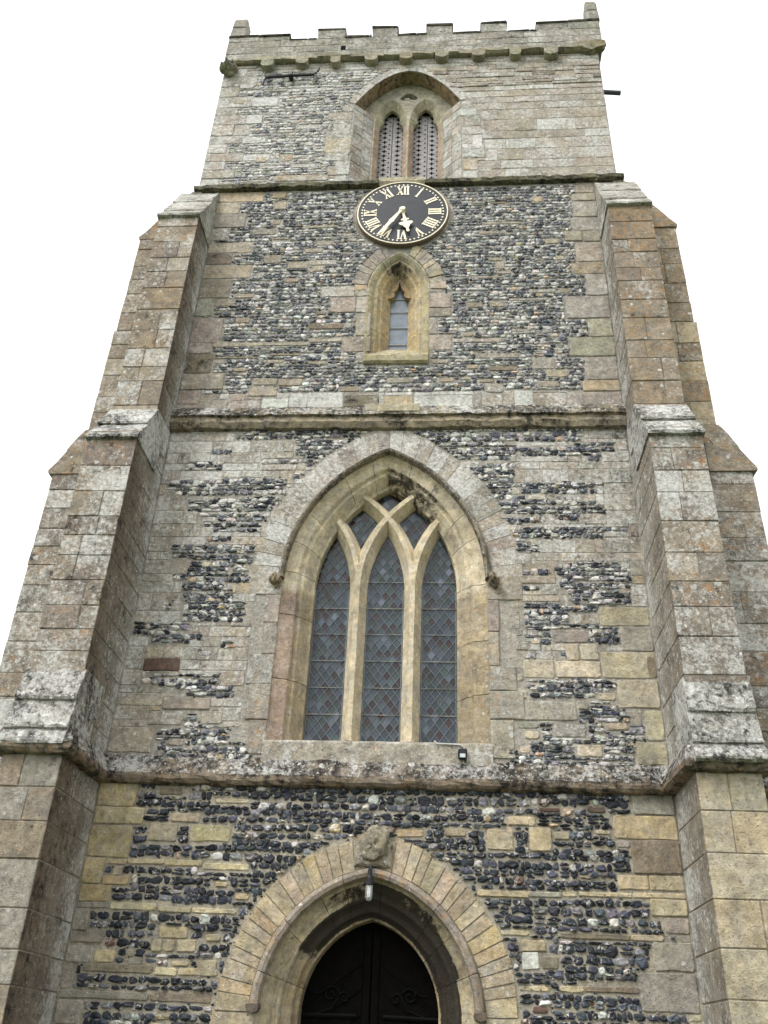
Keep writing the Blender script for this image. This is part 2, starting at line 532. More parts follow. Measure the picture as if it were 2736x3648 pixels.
def voussoirs(mb, arch, o1, o2, n, d, tones, aux, t0=0.0, t1=1.0, sides=(-1, 1), gap=0.0025, rnd=RND, vary=0.0, fn=None):
    for s in sides:
        ws = [rnd.uniform(.75, 1.25) for _ in range(n)]
        tot = sum(ws)
        a = t0
        for i in range(n):
            b_ = a + (t1 - t0) * ws[i] / tot
            g = gap / arch.R
            oo = o2 + rnd.uniform(-vary, vary)
            P = [arch.pt(s, a + g, o1), arch.pt(s, a + g, oo), arch.pt(s, b_ - g, oo), arch.pt(s, b_ - g, o1)]
            mx = arch.pt(s, (a + b_) / 2, (o1 + o2) / 2)
            au = fn(mx[0], mx[1]) if fn else aux
            polyblock(mb, P, d, jit(TONE[rnd.choice(tones)], .13, rnd), au, ch=0.0035, rnd=rnd, j=0.003)
            a = b_

def plate(outline, holes, y):
    """front face of a wall with openings: triangles at depth y"""
    loops = [[Vector((p[0], p[1], 0)) for p in outline]] + [[Vector((p[0], p[1], 0)) for p in h] for h in holes]
    tris = tessellate_polygon(loops)
    flat = [p for l in loops for p in l]
    return [(p.x, y, p.y) for p in flat], [tuple(t) for t in tris]

# ---------------------------------------------------------------- surveyed stones: x0,x1,z0,z1,tone
BLK_A='-3.19,-2.75,3.84,4.14,o|-3.18,-2.62,3.65,3.84,b|-3.16,-2.72,3.3,3.64,o|-3.14,-2.96,3.03,3.3,o|-2.97,-2.72,3.23,3.29,b|-2.86,-2.76,3.12,3.22,p|-2.96,-2.67,3.02,3.12,o|-3.14,-2.84,2.85,3.03,o|-3.12,-2.82,2.79,2.85,g|-2.82,-2.31,2.78,2.86,b|-2.3,-1.94,2.77,2.83,b|-1.94,-1.45,2.77,2.83,b|-2.72,-2.31,3.24,3.3,b|-2.31,-1.89,3.23,3.3,b|-1.88,-1.37,3.2,3.28,b|-3.08,-3.02,2.57,2.79,g|-2.99,-2.83,2.46,2.57,g|-2.99,-2.91,2.27,2.44,g|-2.89,-2.67,2.28,2.4,b|-2.25,-1.94,2.52,2.64,b|-2.31,-2.19,2.4,2.52,b|-2.17,-2.06,2.4,2.52,b|-2.04,-1.84,2.4,2.52,b|-1.75,-1.6,2.5,2.58,b|-2.31,-1.99,3.69,3.79,r|-2.54,-2.22,3.48,3.68,r|-2.07,-1.62,3.49,3.67,b|-1.84,-1.45,3.9,3.96,r|-2.49,-2.22,3.98,4.06,d|-2.55,-2.48,2.34,2.39,g|-2.53,-2.37,2.27,2.34,g|-2.98,-2.25,2.19,2.28,d|-2.23,-2,2.18,2.26,b|-1.99,-1.58,2.19,2.26,b|-2.07,-1.89,2.27,2.32,b|-3.11,-2.25,1.95,2.03,g|-2.24,-1.61,1.95,2.04,d|-3.11,-2.91,1.72,1.94,g|-1.48,-1.33,2.92,2.97,r|1.17,1.45,3.48,3.7,b|1.4,1.63,3.74,3.83,b|0.2,0.49,3.59,3.68,o|0.72,0.95,3.61,3.7,r|1.06,1.6,3.02,3.09,b|-1.72,-1.58,3.03,3.09,b|-1.49,-1.34,2.91,2.98,r|-1.75,-1.59,2.51,2.58,b|-1.8,-1.6,2.19,2.34,b|1.29,1.58,2.66,2.72,b|2.74,3.13,3.89,4.13,g|2.52,3.13,3.63,3.88,o|2.68,3.12,3.29,3.63,d|2.51,2.83,3.13,3.27,b|2.83,3.12,3.13,3.28,b|1.35,1.93,3.03,3.09,g|1.94,2.09,3.04,3.1,b|2.1,2.65,3.05,3.1,b|2.65,2.94,3.05,3.11,b|2.82,3.05,2.89,3.05,b|2.94,3.07,2.72,2.88,g|1.89,2.59,2.65,2.71,d|2.59,2.92,2.65,2.71,b|2.79,3.04,2.39,2.65,g|2.64,3,2.03,2.38,g|1.48,1.74,2.52,2.63,b|1.49,1.67,2.36,2.52,w|1.68,1.86,2.37,2.49,d|1.46,1.76,2.17,2.22,b|1.85,2.09,2.17,2.23,b|2.09,2.63,2.18,2.24,d|1.62,1.86,3.48,3.73,r|1.37,1.45,3.48,3.73,b|1.4,1.7,3.74,3.84,b|1.88,2.05,3.61,3.69,r|2.32,2.49,3.67,3.72,r|2.53,2.68,3.54,3.62,g|1.74,1.97,3.89,3.94,n|2.26,2.45,3.89,3.96,n|1.58,1.73,1.98,2.04,n'
BLK_C='-3.13,-2.4,13.93,14.18,o|-3.1,-2.78,13.63,13.92,b|-3.14,-2.64,13.29,13.63,g|-3.21,-2.9,12.99,13.28,g|-3.17,-2.46,12.68,12.93,b|-3.08,-2.76,12.42,12.67,d|-3.17,-2.41,12.1,12.4,b|-3.18,-2.7,11.67,12.08,b|-3.16,-2.91,11.28,11.66,g|-2.92,-2.61,11.5,11.64,b|-3.16,-2.72,10.72,11.24,k|-3.19,-2.83,10.52,10.75,k|-2.83,-2.57,10.64,10.75,b|-3.16,-2.77,10.13,10.52,d|-3.16,-2.55,9.82,10.12,k|-3.19,-2.87,9.55,9.81,k|-2.25,-2.01,13.99,14.15,o|-2.19,-1.98,13.71,13.91,b|-2.18,-2.04,13.34,13.46,b|-2.48,-2.1,13.1,13.24,g|-2.23,-1.95,12.42,12.61,b|-1.82,-1.49,12.29,12.45,b|-1.83,-1.61,11.98,12.07,b|-2.62,-2.31,11.66,11.75,b|-2.53,-2.3,11.13,11.24,b|-2.57,-1.35,10.65,10.73,k|-2.77,-2.12,10.41,10.45,b|-2.75,-2.57,10.32,10.38,b|-2.43,-2.24,10.15,10.22,b|-2.11,-1.75,9.89,10.02,b|-1.74,-1.38,9.87,10,b|-2.15,-1.73,9.68,9.85,b|-1.95,-1.71,10.31,10.38,b|-2.87,-2.44,9.43,9.63,k|-2.43,-1.95,9.42,9.61,k|-1.94,-1.54,9.42,9.64,w|-1.23,-0.71,11.65,11.88,k|-1.06,-0.67,11.31,11.63,k|-0.71,-0.5,11.65,12.01,k|-0.67,-0.48,11.3,11.64,k|-0.65,-0.43,10.83,11.29,k|-0.82,-0.41,10.51,10.82,k|-0.61,-0.47,10.29,10.5,g|0.43,0.67,11.71,12.02,k|0.43,0.8,11.38,11.68,k|0.44,0.8,11.19,11.37,k|0.44,0.59,10.84,11.18,k|0.44,0.81,10.52,10.83,k|0.51,0.76,10.26,10.34,k|-0.13,0.19,9.9,10,v|0.62,0.83,9.91,9.99,b|1.2,1.41,9.89,9.96,b|1.3,1.54,9.71,9.86,k|-0.82,-0.53,9.75,9.85,b|-1.37,-0.84,10.97,11.09,d|-1.35,-0.84,10.71,10.79,k|0.82,1.57,10.66,10.74,k|-1.31,-1.06,10.27,10.33,b|1.04,1.28,11.36,11.48,b|1.4,1.61,11.38,11.49,b|1.02,1.19,10.15,10.23,o|1.39,1.62,12.37,12.45,b|1.5,1.64,12.19,12.35,b|0.97,1.13,10.78,10.85,b|-0.74,-0.24,9.46,9.67,d|-0.15,0.25,9.45,9.67,o|0.27,1.11,9.44,9.67,w|1.23,1.53,9.44,9.67,k|-1.49,-1.04,12.36,12.47,k|-1.42,-1.24,12.22,12.34,b|2.88,3.13,13.93,14.19,b|2.8,3.11,13.73,13.91,b|2.8,3.11,13.34,13.72,g|2.75,3.13,13.02,13.32,g|2.62,2.9,12.78,13.02,b|2.91,3.14,12.76,13.01,b|2.77,3.17,12.31,12.75,b|2.7,3.16,12.04,12.3,o|2.87,3.18,11.58,12.01,g|2.53,3.19,11.11,11.57,g|2.84,3.17,10.74,11.1,v|2.54,3.17,10.36,10.73,v|2.73,3.18,9.92,10.35,g|2.67,3.17,9.71,9.91,o|2.17,2.32,13.73,13.87,o|2.3,2.52,12.73,12.84,b|2.45,2.58,12.36,12.45,v|2.46,2.62,11.65,11.74,b|1.99,2.3,10.13,10.35,k|2.17,2.48,9.98,10.12,b|2.05,2.35,9.8,9.91,b|1.96,2.42,9.46,9.69,k|2.45,3.22,9.45,9.7,k'
BLK_D='-2.67,-2.46,14.96,15.12,o|-2.22,-2,14.98,15.17,o|-1.44,-0.97,15.14,15.66,b|-2.01,-1.56,15.86,15.99,g|-2.26,-1.32,14.43,14.59,b|-3.21,-2.94,17.15,17.29,w|-3.27,-3.06,16.68,16.82,b|-1.41,-1,14.94,15.12,g|-1.34,-1,15.7,16.14,g|-1.2,-0.96,14.56,14.89,g|-1.57,-1.44,14.99,15.07,b|0.96,1.27,16.1,16.3,w|1.04,1.34,15.8,16.07,g|1,1.36,15.16,15.54,w|1,1.4,14.91,15.14,g|1.01,1.26,14.58,14.89,b'
FLINT_B='-2.12,-0.17,8.92,9.13,b|-1.36,-0.8,8.51,8.9,b|0.06,2.67,8.84,9.12,b|0.7,1.59,8.53,8.84,b|1.71,2.78,8.6,8.79,b|-2.97,-1.56,7.98,8.22,b|-2.67,-1.59,7.72,7.94,b|-2.78,-1.7,7.01,7.22,b|-2.6,-2.06,6.16,7.01,b|-2.09,-1.76,6.65,7.01,b|-3.03,-2.5,5.81,6.09,b|-2.49,-1.49,6.1,6.38,b|-2.66,-1.95,5.28,5.42,b|-2.44,-1.37,5.12,5.27,b|-2.36,-2.16,4.77,4.96,b|-2.64,-1.63,4.38,4.77,b|-2.44,-1.75,7.4,7.67,b|1.08,1.66,7.9,8.49,b|1.66,2.66,8,8.15,b|1.47,2.7,7.68,7.86,b|1.6,2.72,7.3,7.47,b|1.6,1.71,7.09,7.3,b|2.2,2.94,6.29,6.96,b|1.77,2.27,5.85,6.26,b|2.27,2.82,5.87,6.11,b|1.63,2.7,5.18,5.41,b|2.25,2.8,4.9,5.15,b|1.5,2.96,4.4,4.89,b|1.76,2.15,6.23,6.41,b|2.66,2.94,6.61,6.8,b'
BLK_B='1.64,2.01,5.42,5.65,o|2.02,2.54,5.43,5.64,o|2.16,2.31,5.64,5.86,o|2.33,2.54,5.65,5.86,o|2.56,3.08,5.43,5.76,y|2.82,3.17,5.77,6.09,g|2.59,3.22,6.09,6.35,y|2.71,3.21,5.07,5.41,y|2.98,3.21,4.7,5.05,y|2.85,3.19,4.42,4.68,y|1.5,2.23,4.91,5.14,g|2.24,2.37,5.05,5.15,g|1.96,2.32,4.72,4.88,g|2.53,2.79,4.81,4.89,o|2.2,2.48,4.5,4.64,o|1.56,1.68,4.53,4.61,o|1.63,1.79,4.69,4.78,o|2.01,2.43,5.87,6.04,g|3.08,3.21,5.44,5.73,d|2.49,2.69,5.16,5.25,o|1.55,1.79,4.81,4.89,g|-3.2,-2.67,4.45,4.75,k|-2.78,-2.36,4.78,4.95,k|-2.15,-1.89,4.8,4.96,k|-2.49,-2.3,4.54,4.62,k|-2.95,-2.5,5.45,5.62,n|-2.63,-2.05,4.97,5.12,k'

def parse(s):
    return [(tuple(float(v) for v in t.split(',')[:4]) + (t.split(',')[4],)) for t in s.split('|')]
BLK_A, BLK_B, BLK_C, BLK_D, FLINT_B = (parse(s) for s in (BLK_A, BLK_B, BLK_C, BLK_D, FLINT_B))

def to_corner(bl):                                                   # quoins run right up to the buttresses
    return [(-3.19 if b[0] < -2.98 else b[0], 3.19 if b[1] > 2.93 else b[1]) + b[2:] for b in bl]
BLK_A, BLK_B, BLK_C = to_corner(BLK_A), to_corner(BLK_B), to_corner(BLK_C)

# ---------------------------------------------------------------- ground
def sheet(name, x0, x1, y0, y1, z, mat):
    mb = MB()
    mb.add([(x0, y0, z), (x1, y0, z), (x1, y1, z), (x0, y1, z)], [(0, 1, 2, 3)])
    o = mb.build(name, mat)
    o['kind'] = 'structure'
    return o
sheet('ground', -400, 400, -400, 400, 0.0, GRASS)
sheet('path', -1.6, 1.6, -60, -0.02, 0.004, GRAVEL)

# ---------------------------------------------------------------- the tower
HW, DEPTH = 3.58, 7.16
tower = empty('church_tower', (0, 0, 0))
tag(tower, 'tall flint and limestone church tower with battlements and stepped corner buttresses', 'church tower')

DOOR = Arch(-0.05, 0.71, 0.90, 1.90)
WIN = Arch(-0.055, 0.92, 1.546, 6.70)
LAN = Arch(-0.02, 0.26, 0.55, 11.80)
BEL = FlatArch(0.01, 0.975, 0.965, 16.55)
DOOR_HOLE, WIN_HOLE, LAN_HOLE = 0.40, 0.38, 0.21

# stage cores -----------------------------------------------------------------
def stage(name, z0, z1, y, hw, col, aux, hole=None, notch=None):
    mb = MB()
    if notch is not None:
        outline = [(-hw, z0)] + notch + [(hw, z0), (hw, z1), (-hw, z1)]
        V, F = plate(outline, [], y)
    else:
        V, F = plate(rect(-hw, hw, z0, z1), [hole] if hole else [], y)
    mb.add(V, F, col, aux)
    yb = DEPTH
    mb.add([(-hw, y, z0), (-hw, yb, z0), (-hw, yb, z1), (-hw, y, z1)], [(0, 1, 2, 3)], col, aux)
    mb.add([(hw, y, z0), (hw, yb, z0), (hw, yb, z1), (hw, y, z1)], [(3, 2, 1, 0)], col, aux)
    mb.add([(-hw, yb, z0), (hw, yb, z0), (hw, yb, z1), (-hw, yb, z1)], [(0, 1, 2, 3)], col, aux)
    return mb

def finish(core_mb, stones, flints):
    """mortar core and the stones bedded in it are one wall; the flint facing is its child"""
    core_mb.merge(stones, 1)
    o = core_mb.build('wall_stage', [MORTAR, STONE], tower)
    flints.parent = o
    return o

M_A, M_B, M_C, M_D = (0.37, 0.33, 0.25), (0.38, 0.345, 0.285), (0.36, 0.335, 0.29), (0.40, 0.38, 0.335)
st_a = stage('wall_stage', 0.0, 4.15, 0.0, HW, M_A, (0.12, 0.16, 0.1), notch=DOOR.path(DOOR_HOLE, 0.0))
st_b = stage('wall_stage', 4.15, 9.2, 0.0, HW, M_B, (0.45, 0.2, 0.12), hole=WIN.path(WIN_HOLE, 4.44)[::-1])
st_c = stage('wall_stage', 9.2, 14.22, 0.0, HW, M_C, (0.33, 0.15, 0.1), hole=LAN.path(LAN_HOLE, 10.30)[::-1])
st_d = stage('wall_stage', 14.22, 18.6, 0.0, HW, M_D, (0.50, 0.22, 0.08), notch=BEL.path(0.0, 14.22))
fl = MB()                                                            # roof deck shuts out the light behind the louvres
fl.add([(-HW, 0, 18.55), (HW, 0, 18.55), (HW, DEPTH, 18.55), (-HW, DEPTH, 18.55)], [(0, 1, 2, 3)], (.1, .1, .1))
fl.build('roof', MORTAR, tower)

# flint ------------------------------------------------------------------------
rf = random.Random(21)
def flint(mb, x, z, w, h, d, col, aux, rim, frame=FRONT):
    n = rf.choice((7, 8, 9))
    vs, cs = [], []
    ph = rf.uniform(0, 6.28)
    rad = [rf.uniform(.70, 1.16) for _ in range(n)]
    sq = rf.uniform(2.4, 4.5)
    tx, tz = rf.uniform(-.4, .4), rf.uniform(-.5, .5)
    for ring, (rr, dd) in enumerate(((1.0, -0.006), (0.92, .55), (0.55, 1.0))):
        for k in range(n):
            a = ph + 2 * PI * k / n
            ca, sa = math.cos(a), math.sin(a)
            q = (abs(ca) ** sq + abs(sa) ** sq) ** (-1 / sq) * rad[k] * rr
            if ring:
                q *= rf.uniform(.88, 1.08)
            depth = dd * d * (rf.uniform(.75, 1.2) + (tx * ca + tz * sa) * .5) if ring else -0.006
            vs.append(frame(x + ca * q * w / 2, z + sa * q * h / 2, depth))
            cs.append(rim if ring == 0 else col)
    vs.append(frame(x + tx * w * .15, z + tz * h * .15, d * rf.uniform(.85, 1.15)))
    cs.append(col)
    fs = []
    for r in range(2):
        for k in range(n):
            q = (k + 1) % n
            fs.append((r * n + k, r * n + q, (r + 1) * n + q, (r + 1) * n + k))
    for k in range(n):
        fs.append((2 * n + k, 2 * n + (k + 1) % n, 3 * n))
    mb.add(vs, fs, cols=cs, auxs=[aux] * len(vs))

FT = {'black': (0.022, 0.025, 0.032), 'slate': (0.055, 0.062, 0.078), 'grey': (0.15, 0.15, 0.155), 'pale': (0.33, 0.32, 0.295), 'white': (0.52, 0.51, 0.48), 'tan': (0.34, 0.25, 0.15), 'rust': (0.10, 0.055, 0.04)}
MIX = {'A': (('black', 58), ('slate', 28), ('grey', 7), ('pale', 3), ('white', 1), ('tan', 1.5), ('rust', 1.5)),
       'B': (('black', 17), ('slate', 26), ('grey', 24), ('pale', 22), ('white', 8), ('tan', 3)),
       'C': (('black', 2), ('slate', 25), ('grey', 36), ('pale', 25), ('white', 8), ('tan', 4)),
       'D': (('slate', 6), ('grey', 24), ('pale', 47), ('white', 14), ('tan', 9))}

def flint_rows(mb, x0, x1, z0, z1, mix, free, hmin=.058, hmax=.09, wmin=.055, wmax=.13, dmax=.035, rowgap=.012, fill=.99):
    z = z0
    names = [a for a, _ in MIX[mix]]
    wts = [a for _, a in MIX[mix]]
    def one(x, zz, w, h, d):
        t = rf.choices(names, wts)[0]
        col = jit(FT[t], .3, rf)
        rim = (0.52, 0.50, 0.46) if rf.random() < .4 else tuple(v * .9 for v in col)
        ax = ((rf.uniform(.12, .42) if mix == 'A' else rf.uniform(.2, .48)) if t in ('black', 'slate', 'grey') else rf.uniform(.4, .75), 0, 0)
        flint(mb, x, zz, w, h, d, col, ax, rim)
        return col
    while z < z1:
        h = rf.uniform(hmin, hmax)
        x = x0 + rf.uniform(0, .03)
        ph, am = rf.uniform(0, 6), rf.uniform(.002, .014)
        while x < x1 - wmin * .5:
            w = rf.uniform(wmin, wmax) * (0.6 if rf.random() < .25 else 1)
            if x1 - x < .03:
                break
            w = max(.03, min(w, x1 - x))
            zz = z + h / 2 + math.sin(x * 2.1 + ph) * am + rf.uniform(-.007, .007)
            done = False
            if rf.random() < fill:
                for (fw, fh, dz) in ((1, 1, 0), (1, .75, .12), (1, .75, -.12), (.6, 1, 0), (1, .5, .25), (1, .5, -.25), (.6, .6, .2), (.6, .6, -.2), (.6, .38, .31), (.6, .38, -.31), (.35, .8, 0), (.35, .4, .3), (.35, .4, -.3)):
                    ww, hh = w * fw, h * fh
                    if ww < .022 or hh < .018 or zz + h * dz + hh / 2 > z1 + .02:
                        continue
                    if free(x + ww / 2, zz + h * dz, ww / 2, hh / 2):
                        if fw == 1 and fh == 1 and w > .085 and rf.random() < .22:   # two thin stones one on the other
                            one(x + w / 2, zz + h * .25, w * .98, h * .5, dmax * .6)
                            one(x + w / 2 + rf.uniform(-.01, .01), zz - h * .26, w * .95, h * .48, dmax * .6)
                        else:
                            one(x + ww / 2, zz + h * dz, ww * 1.12, hh * rf.uniform(.92, 1.2), rf.uniform(.010, dmax))
                        if rf.random() < .5:
                            one(x + ww, zz + h * rf.choice((-.45, .45)), .035, .022, .012)
                        x += ww + rf.uniform(-.002, .008)
                        done = True
                        break
            if not done:
                x += .03
        z += h + rowgap * rf.uniform(.1, 1.5)

def hits(rects, x, z, hw, hh, m=0.006):
    for r in rects:
        if x + hw > r[0] - m and x - hw < r[1] + m and z + hh > r[2] - m and z - hh < r[3] + m:
            return True
    return False

def in_arch(A, x, z, hw, hh, o, zb):
    if z + hh < zb:
        return False
    q = A.halfw(max(z - hh, zb), o)
    return q is not None and abs(x - A.x0) - hw < q

def put_blocks(mb, blocks, d, auxf, r=.02, rnd=RND, ja=.12):
    for b in blocks:
        x0, x1, z0, z1, t = b
        ol = roundrect(x0 + .004, x1 - .004, z0 + .004, z1 - .004, r, rnd)
        polyblock(mb, ol, d * rnd.uniform(.7, 1.3), jit(TONE[t], ja, rnd), auxf(t), rnd=rnd, j=.006 if (z1 - z0) > .09 else .004, sub=.09)

def subtract(r, ex):
    out = [r]
    for e in ex:
        nxt = []
        for a in out:
            x0, x1, z0, z1 = a
            if e[0] >= x1 or e[1] <= x0 or e[2] >= z1 or e[3] <= z0:
                nxt.append(a); continue
            if e[0] - x0 > .05: nxt.append((x0, e[0], z0, z1))
            if x1 - e[1] > .05: nxt.append((e[1], x1, z0, z1))
            cx0, cx1 = max(x0, e[0]), min(x1, e[1])
            if e[2] - z0 > .045: nxt.append((cx0, cx1, z0, e[2]))
            if z1 - e[3] > .045: nxt.append((cx0, cx1, e[3], z1))
        out = nxt
    return [a for a in out if a[1] - a[0] > .05 and a[3] - a[2] > .035]

def ashlar(mb, x0, x1, z0, z1, ex, tones, auxf, d=.008, hmin=.2, hmax=.34, lmin=.25, lmax=.7, arch=None, ao=0, azb=0, rnd=RND, ja=.09, r=.012, frame=FRONT):
    z = z0
    while z < z1 - .03:
        h = rnd.uniform(hmin, hmax)
        if z + h > z1 - hmin * .6:
            h = z1 - z
        spans = [(x0, x1)]
        if arch and z + h > azb:
            q = arch.halfw(max(z, azb), ao)
            if q is not None:
                qq = q - .10
                spans = [(x0, min(x1, arch.x0 - qq)), (max(x0, arch.x0 + qq), x1)]
        for a, b_ in spans:
            if b_ - a < .06:
                continue
            x = a
            while x < b_ - .02:
                L = rnd.uniform(lmin, lmax)
                if x + L > b_ - lmin * .7:
                    L = b_ - x
                for q in subtract((x, x + L, z, z + h), ex):
                    ol = roundrect(q[0] + .0025, q[1] - .0025, q[2] + .0025, q[3] - .0025, r, rnd)
                    t = rnd.choice(tones)
                    polyblock(mb, ol, d * rnd.uniform(.4, 1.4), jit(TONE[t], ja, rnd), auxf((q[0] + q[1]) / 2, (q[2] + q[3]) / 2), rnd=rnd, j=.004, frame=frame)
                x += L
        z += h

def SIDES(s, mb):
    """coursed stone on the north and south walls, beyond the buttresses"""
    r9 = random.Random(ord(s))
    z0, z1 = {'a': (0.0, 4.1), 'b': (4.2, 9.15), 'c': (9.25, 14.15), 'd': (14.3, 17.85)}[s]
    ya = .02 if s == 'd' else .7
    au = lambda x, z: (r9.uniform(.35, .58), r9.uniform(.25, .42), r9.uniform(.2, .4))
    for fr_ in (lambda u, v, d: (HW + d, u, v), lambda u, v, d: (-HW - d, u, v)):
        ashlar(mb, ya, DEPTH - .05, z0, z1, [], 'kgqgf', au, hmin=.16, hmax=.32, lmin=.25, lmax=.8, rnd=r9, frame=fr_)

# --- stage A: dark flint with buff bands, round the west door
fm, bmk = MB(), MB()
freeA = lambda x, z, hw, hh: not hits(BLK_A, x, z, hw, hh) and not in_arch(DOOR, x, z, hw, hh, 0.80, 0)
extra = []
for k in range(60):                                                   # the part of the wall under the picture
    z = RND.uniform(.1, 1.75); x = RND.uniform(-3.1, 2.9); w = RND.uniform(.12, .4)
    r = (x, x + w, z, z + RND.uniform(.07, .14), RND.choice('bbdg'))
    if not hits(extra, (r[0] + r[1]) / 2, (r[2] + r[3]) / 2, w / 2 + .05, .12) and not in_arch(DOOR, x + w / 2, z, w / 2, .1, .85, 0):
        extra.append(r)
BLK_A += extra
flint_rows(fm, -3.19, 3.19, 0.02, 4.12, 'A', lambda x, z, hw, hh: abs(x) + hw < 3.06 and freeA(x, z, hw, hh), hmin=.06, hmax=.095, wmin=.06, wmax=.15, dmax=.04, rowgap=.006)
flints = fm.build('flintwork', FLINT)
BLK_A = [b[:4] + ({'b': 'B', 'r': 'b'}.get(b[4], b[4]),) for b in BLK_A]
ashlar(bmk, -3.19, -3.07, .02, 4.1, [b[:4] for b in BLK_A], 'ygB', lambda x, z: (.25, .25, .2))
ashlar(bmk, 3.07, 3.19, .02, 4.1, [b[:4] for b in BLK_A], 'ygg', lambda x, z: (.35, .25, .2))
put_blocks(bmk, BLK_A, .016, lambda t: (RND.uniform(.06, .28) + (.18 if t == 'g' else 0), RND.uniform(.15, .32) + (.16 if t == 'd' else 0), RND.uniform(.15, .35)))
SIDES('a', bmk)
st_a = finish(st_a, bmk, flints)

# --- stage B: mostly coursed ashlar with flint patches, round the great window
fm, bmk = MB(), MB()
rag = []
for b in FLINT_B:                                                     # ragged ends to every patch of flint
    z = b[2]
    while z < b[3] - .03:
        h = min(RND.uniform(.07, .13), b[3] - z)
        rag.append((b[0] + RND.uniform(-.16, .10), b[1] + RND.uniform(-.10, .16), z, z + h, 'f'))
        z += h
for k in range(130):
    x, z = RND.uniform(-3.0, 2.8), RND.uniform(4.7, 9.1)
    rag.append((x, x + RND.uniform(.12, .6), z, z + RND.uniform(.05, .10), 'f'))
FLINT_B = [b for b in rag if b[1] > -3.1 and b[0] < 3.1]
ex_b = [b[:4] for b in FLINT_B] + [b[:4] for b in BLK_B]
def auxB(x, z):
    left = (3.2 - x) / 6.4
    return (RND.uniform(.40, .60) + (.07 if z > 7.0 else 0) + .07 * left, RND.uniform(.26, .44) + (.14 if (x > 2.0 and z > 6.6) else 0), RND.uniform(.2, .42))
ashlar(bmk, -3.19, 3.19, 4.44, 9.16, ex_b, 'kgqkgkgb', auxB, arch=WIN, ao=.80, azb=4.6, hmin=.09, hmax=.26, lmin=.16, lmax=.7)
BLK_B = [b[:4] + ({'o': 'p'}.get(b[4], b[4]),) for b in BLK_B]
put_blocks(bmk, BLK_B, .014, lambda t: (RND.uniform(.1, .35) + (.2 if t in 'gk' else 0), RND.uniform(.12, .34), RND.uniform(.12, .3)))
# jamb stones of the great window below its springing
for s in (-1, 1):
    z = 4.46
    while z < 6.72:
        h = RND.uniform(.28, .5)
        h = min(h, 6.76 - z)
        wd = RND.uniform(.10, .42)
        xa, xb = sorted((WIN.x0 + s * (.92 + .375), WIN.x0 + s * (.92 + .40 + wd)))
        polyblock(bmk, rect(xa, xb, z + .004, z + h - .004), .02, jit(TONE[RND.choice('kkqg')], .12), (RND.uniform(.35, .55), RND.uniform(.3, .45), RND.uniform(.3, .45)))
        z += h
voussoirs(bmk, WIN, .44, .80, 14, .006, 'kgkgq', (0, 0, 0), vary=.04, fn=lambda x, z: auxB(x, z), gap=.002)
fr = lambda x, z, hw, hh: any(b[0] - .02 < x - hw and x + hw < b[1] + .02 and b[2] - .02 < z and z < b[3] + .02 for b in FLINT_B) and not in_arch(WIN, x, z, hw, hh, .80, 4.6) and not hits(BLK_B, x, z, hw, hh)
for b in FLINT_B:
    flint_rows(fm, b[0], b[1], b[2], b[3], 'B', fr, hmin=.045, hmax=.085, wmin=.05, wmax=.14, dmax=.03, rowgap=.012)
flints = fm.build('flintwork', FLINT)
SIDES('b', bmk)
st_b = finish(st_b, bmk, flints)

# --- stage C: flint with long and short quoins, lancet and clock
fm, bmk = MB(), MB()
clock_c = (0.0, 13.50)
for k in range(70):                                                  # odd stones bedded among the flints
    z = RND.uniform(9.75, 14.0); x = RND.uniform(-2.4, 2.3); w = RND.choice((RND.uniform(.12, .3), RND.uniform(.3, .8))); h = RND.uniform(.045, .10)
    r = (x, min(2.6, x + w), z, z + h, RND.choice('kkgkqd'))
    if hits(BLK_C, (r[0] + r[1]) / 2, z + h / 2, w / 2 + .04, h / 2 + .03) or in_arch(LAN, x + w / 2, z, w / 2, h, .5, 10.2) or math.hypot(x + w / 2 - clock_c[0], z - clock_c[1]) < .9 + w / 2:
        continue
    BLK_C.append(r)
def freeC(x, z, hw, hh):
    return not hits(BLK_C, x, z, hw, hh) and not in_arch(LAN, x, z, hw, hh, .25, 10.22) and not (in_arch(LAN, x, z, hw, hh, .46, 11.75)) and math.hypot(x - clock_c[0], z - clock_c[1]) > .84 + hw * .5
flint_rows(fm, -3.15, 3.18, 9.75, 14.12, 'C', freeC, hmin=.042, hmax=.078, wmin=.05, wmax=.13, dmax=.028, rowgap=.008)
flints = fm.build('flintwork', FLINT)
BLK_C = [b[:4] + ({'o': 'b', 'b': 'q'}.get(b[4], b[4]),) for b in BLK_C]
put_blocks(bmk, BLK_C, .014, lambda t: (RND.uniform(.2, .42) + (.14 if t in 'gkw' else 0), RND.uniform(.15, .34) + (.18 if t == 'd' else 0), RND.uniform(.15, .36)))
ashlar(bmk, -3.18, 3.18, 9.42, 9.74, [b[:4] for b in BLK_C], 'kkgw', lambda x, z: (RND.uniform(.4, .6), RND.uniform(.25, .4), .25), hmin=.3, hmax=.32)
voussoirs(bmk, LAN, .24, .46, 8, .02, 'kqbk', (.3, .2, .25), t0=-.02, t1=.82, vary=.03)
# smooth mortar bed struck round the dial
ringp = [(clock_c[0] + .80 * math.cos(a), clock_c[1] + .80 * math.sin(a)) for a in [2 * PI * k / 60 for k in range(60)]]
polyblock(bmk, ringp, .03, (.37, .315, .235), (.12, .15, .2), ch=.02)
SIDES('c', bmk)
st_c = finish(st_c, bmk, flints)

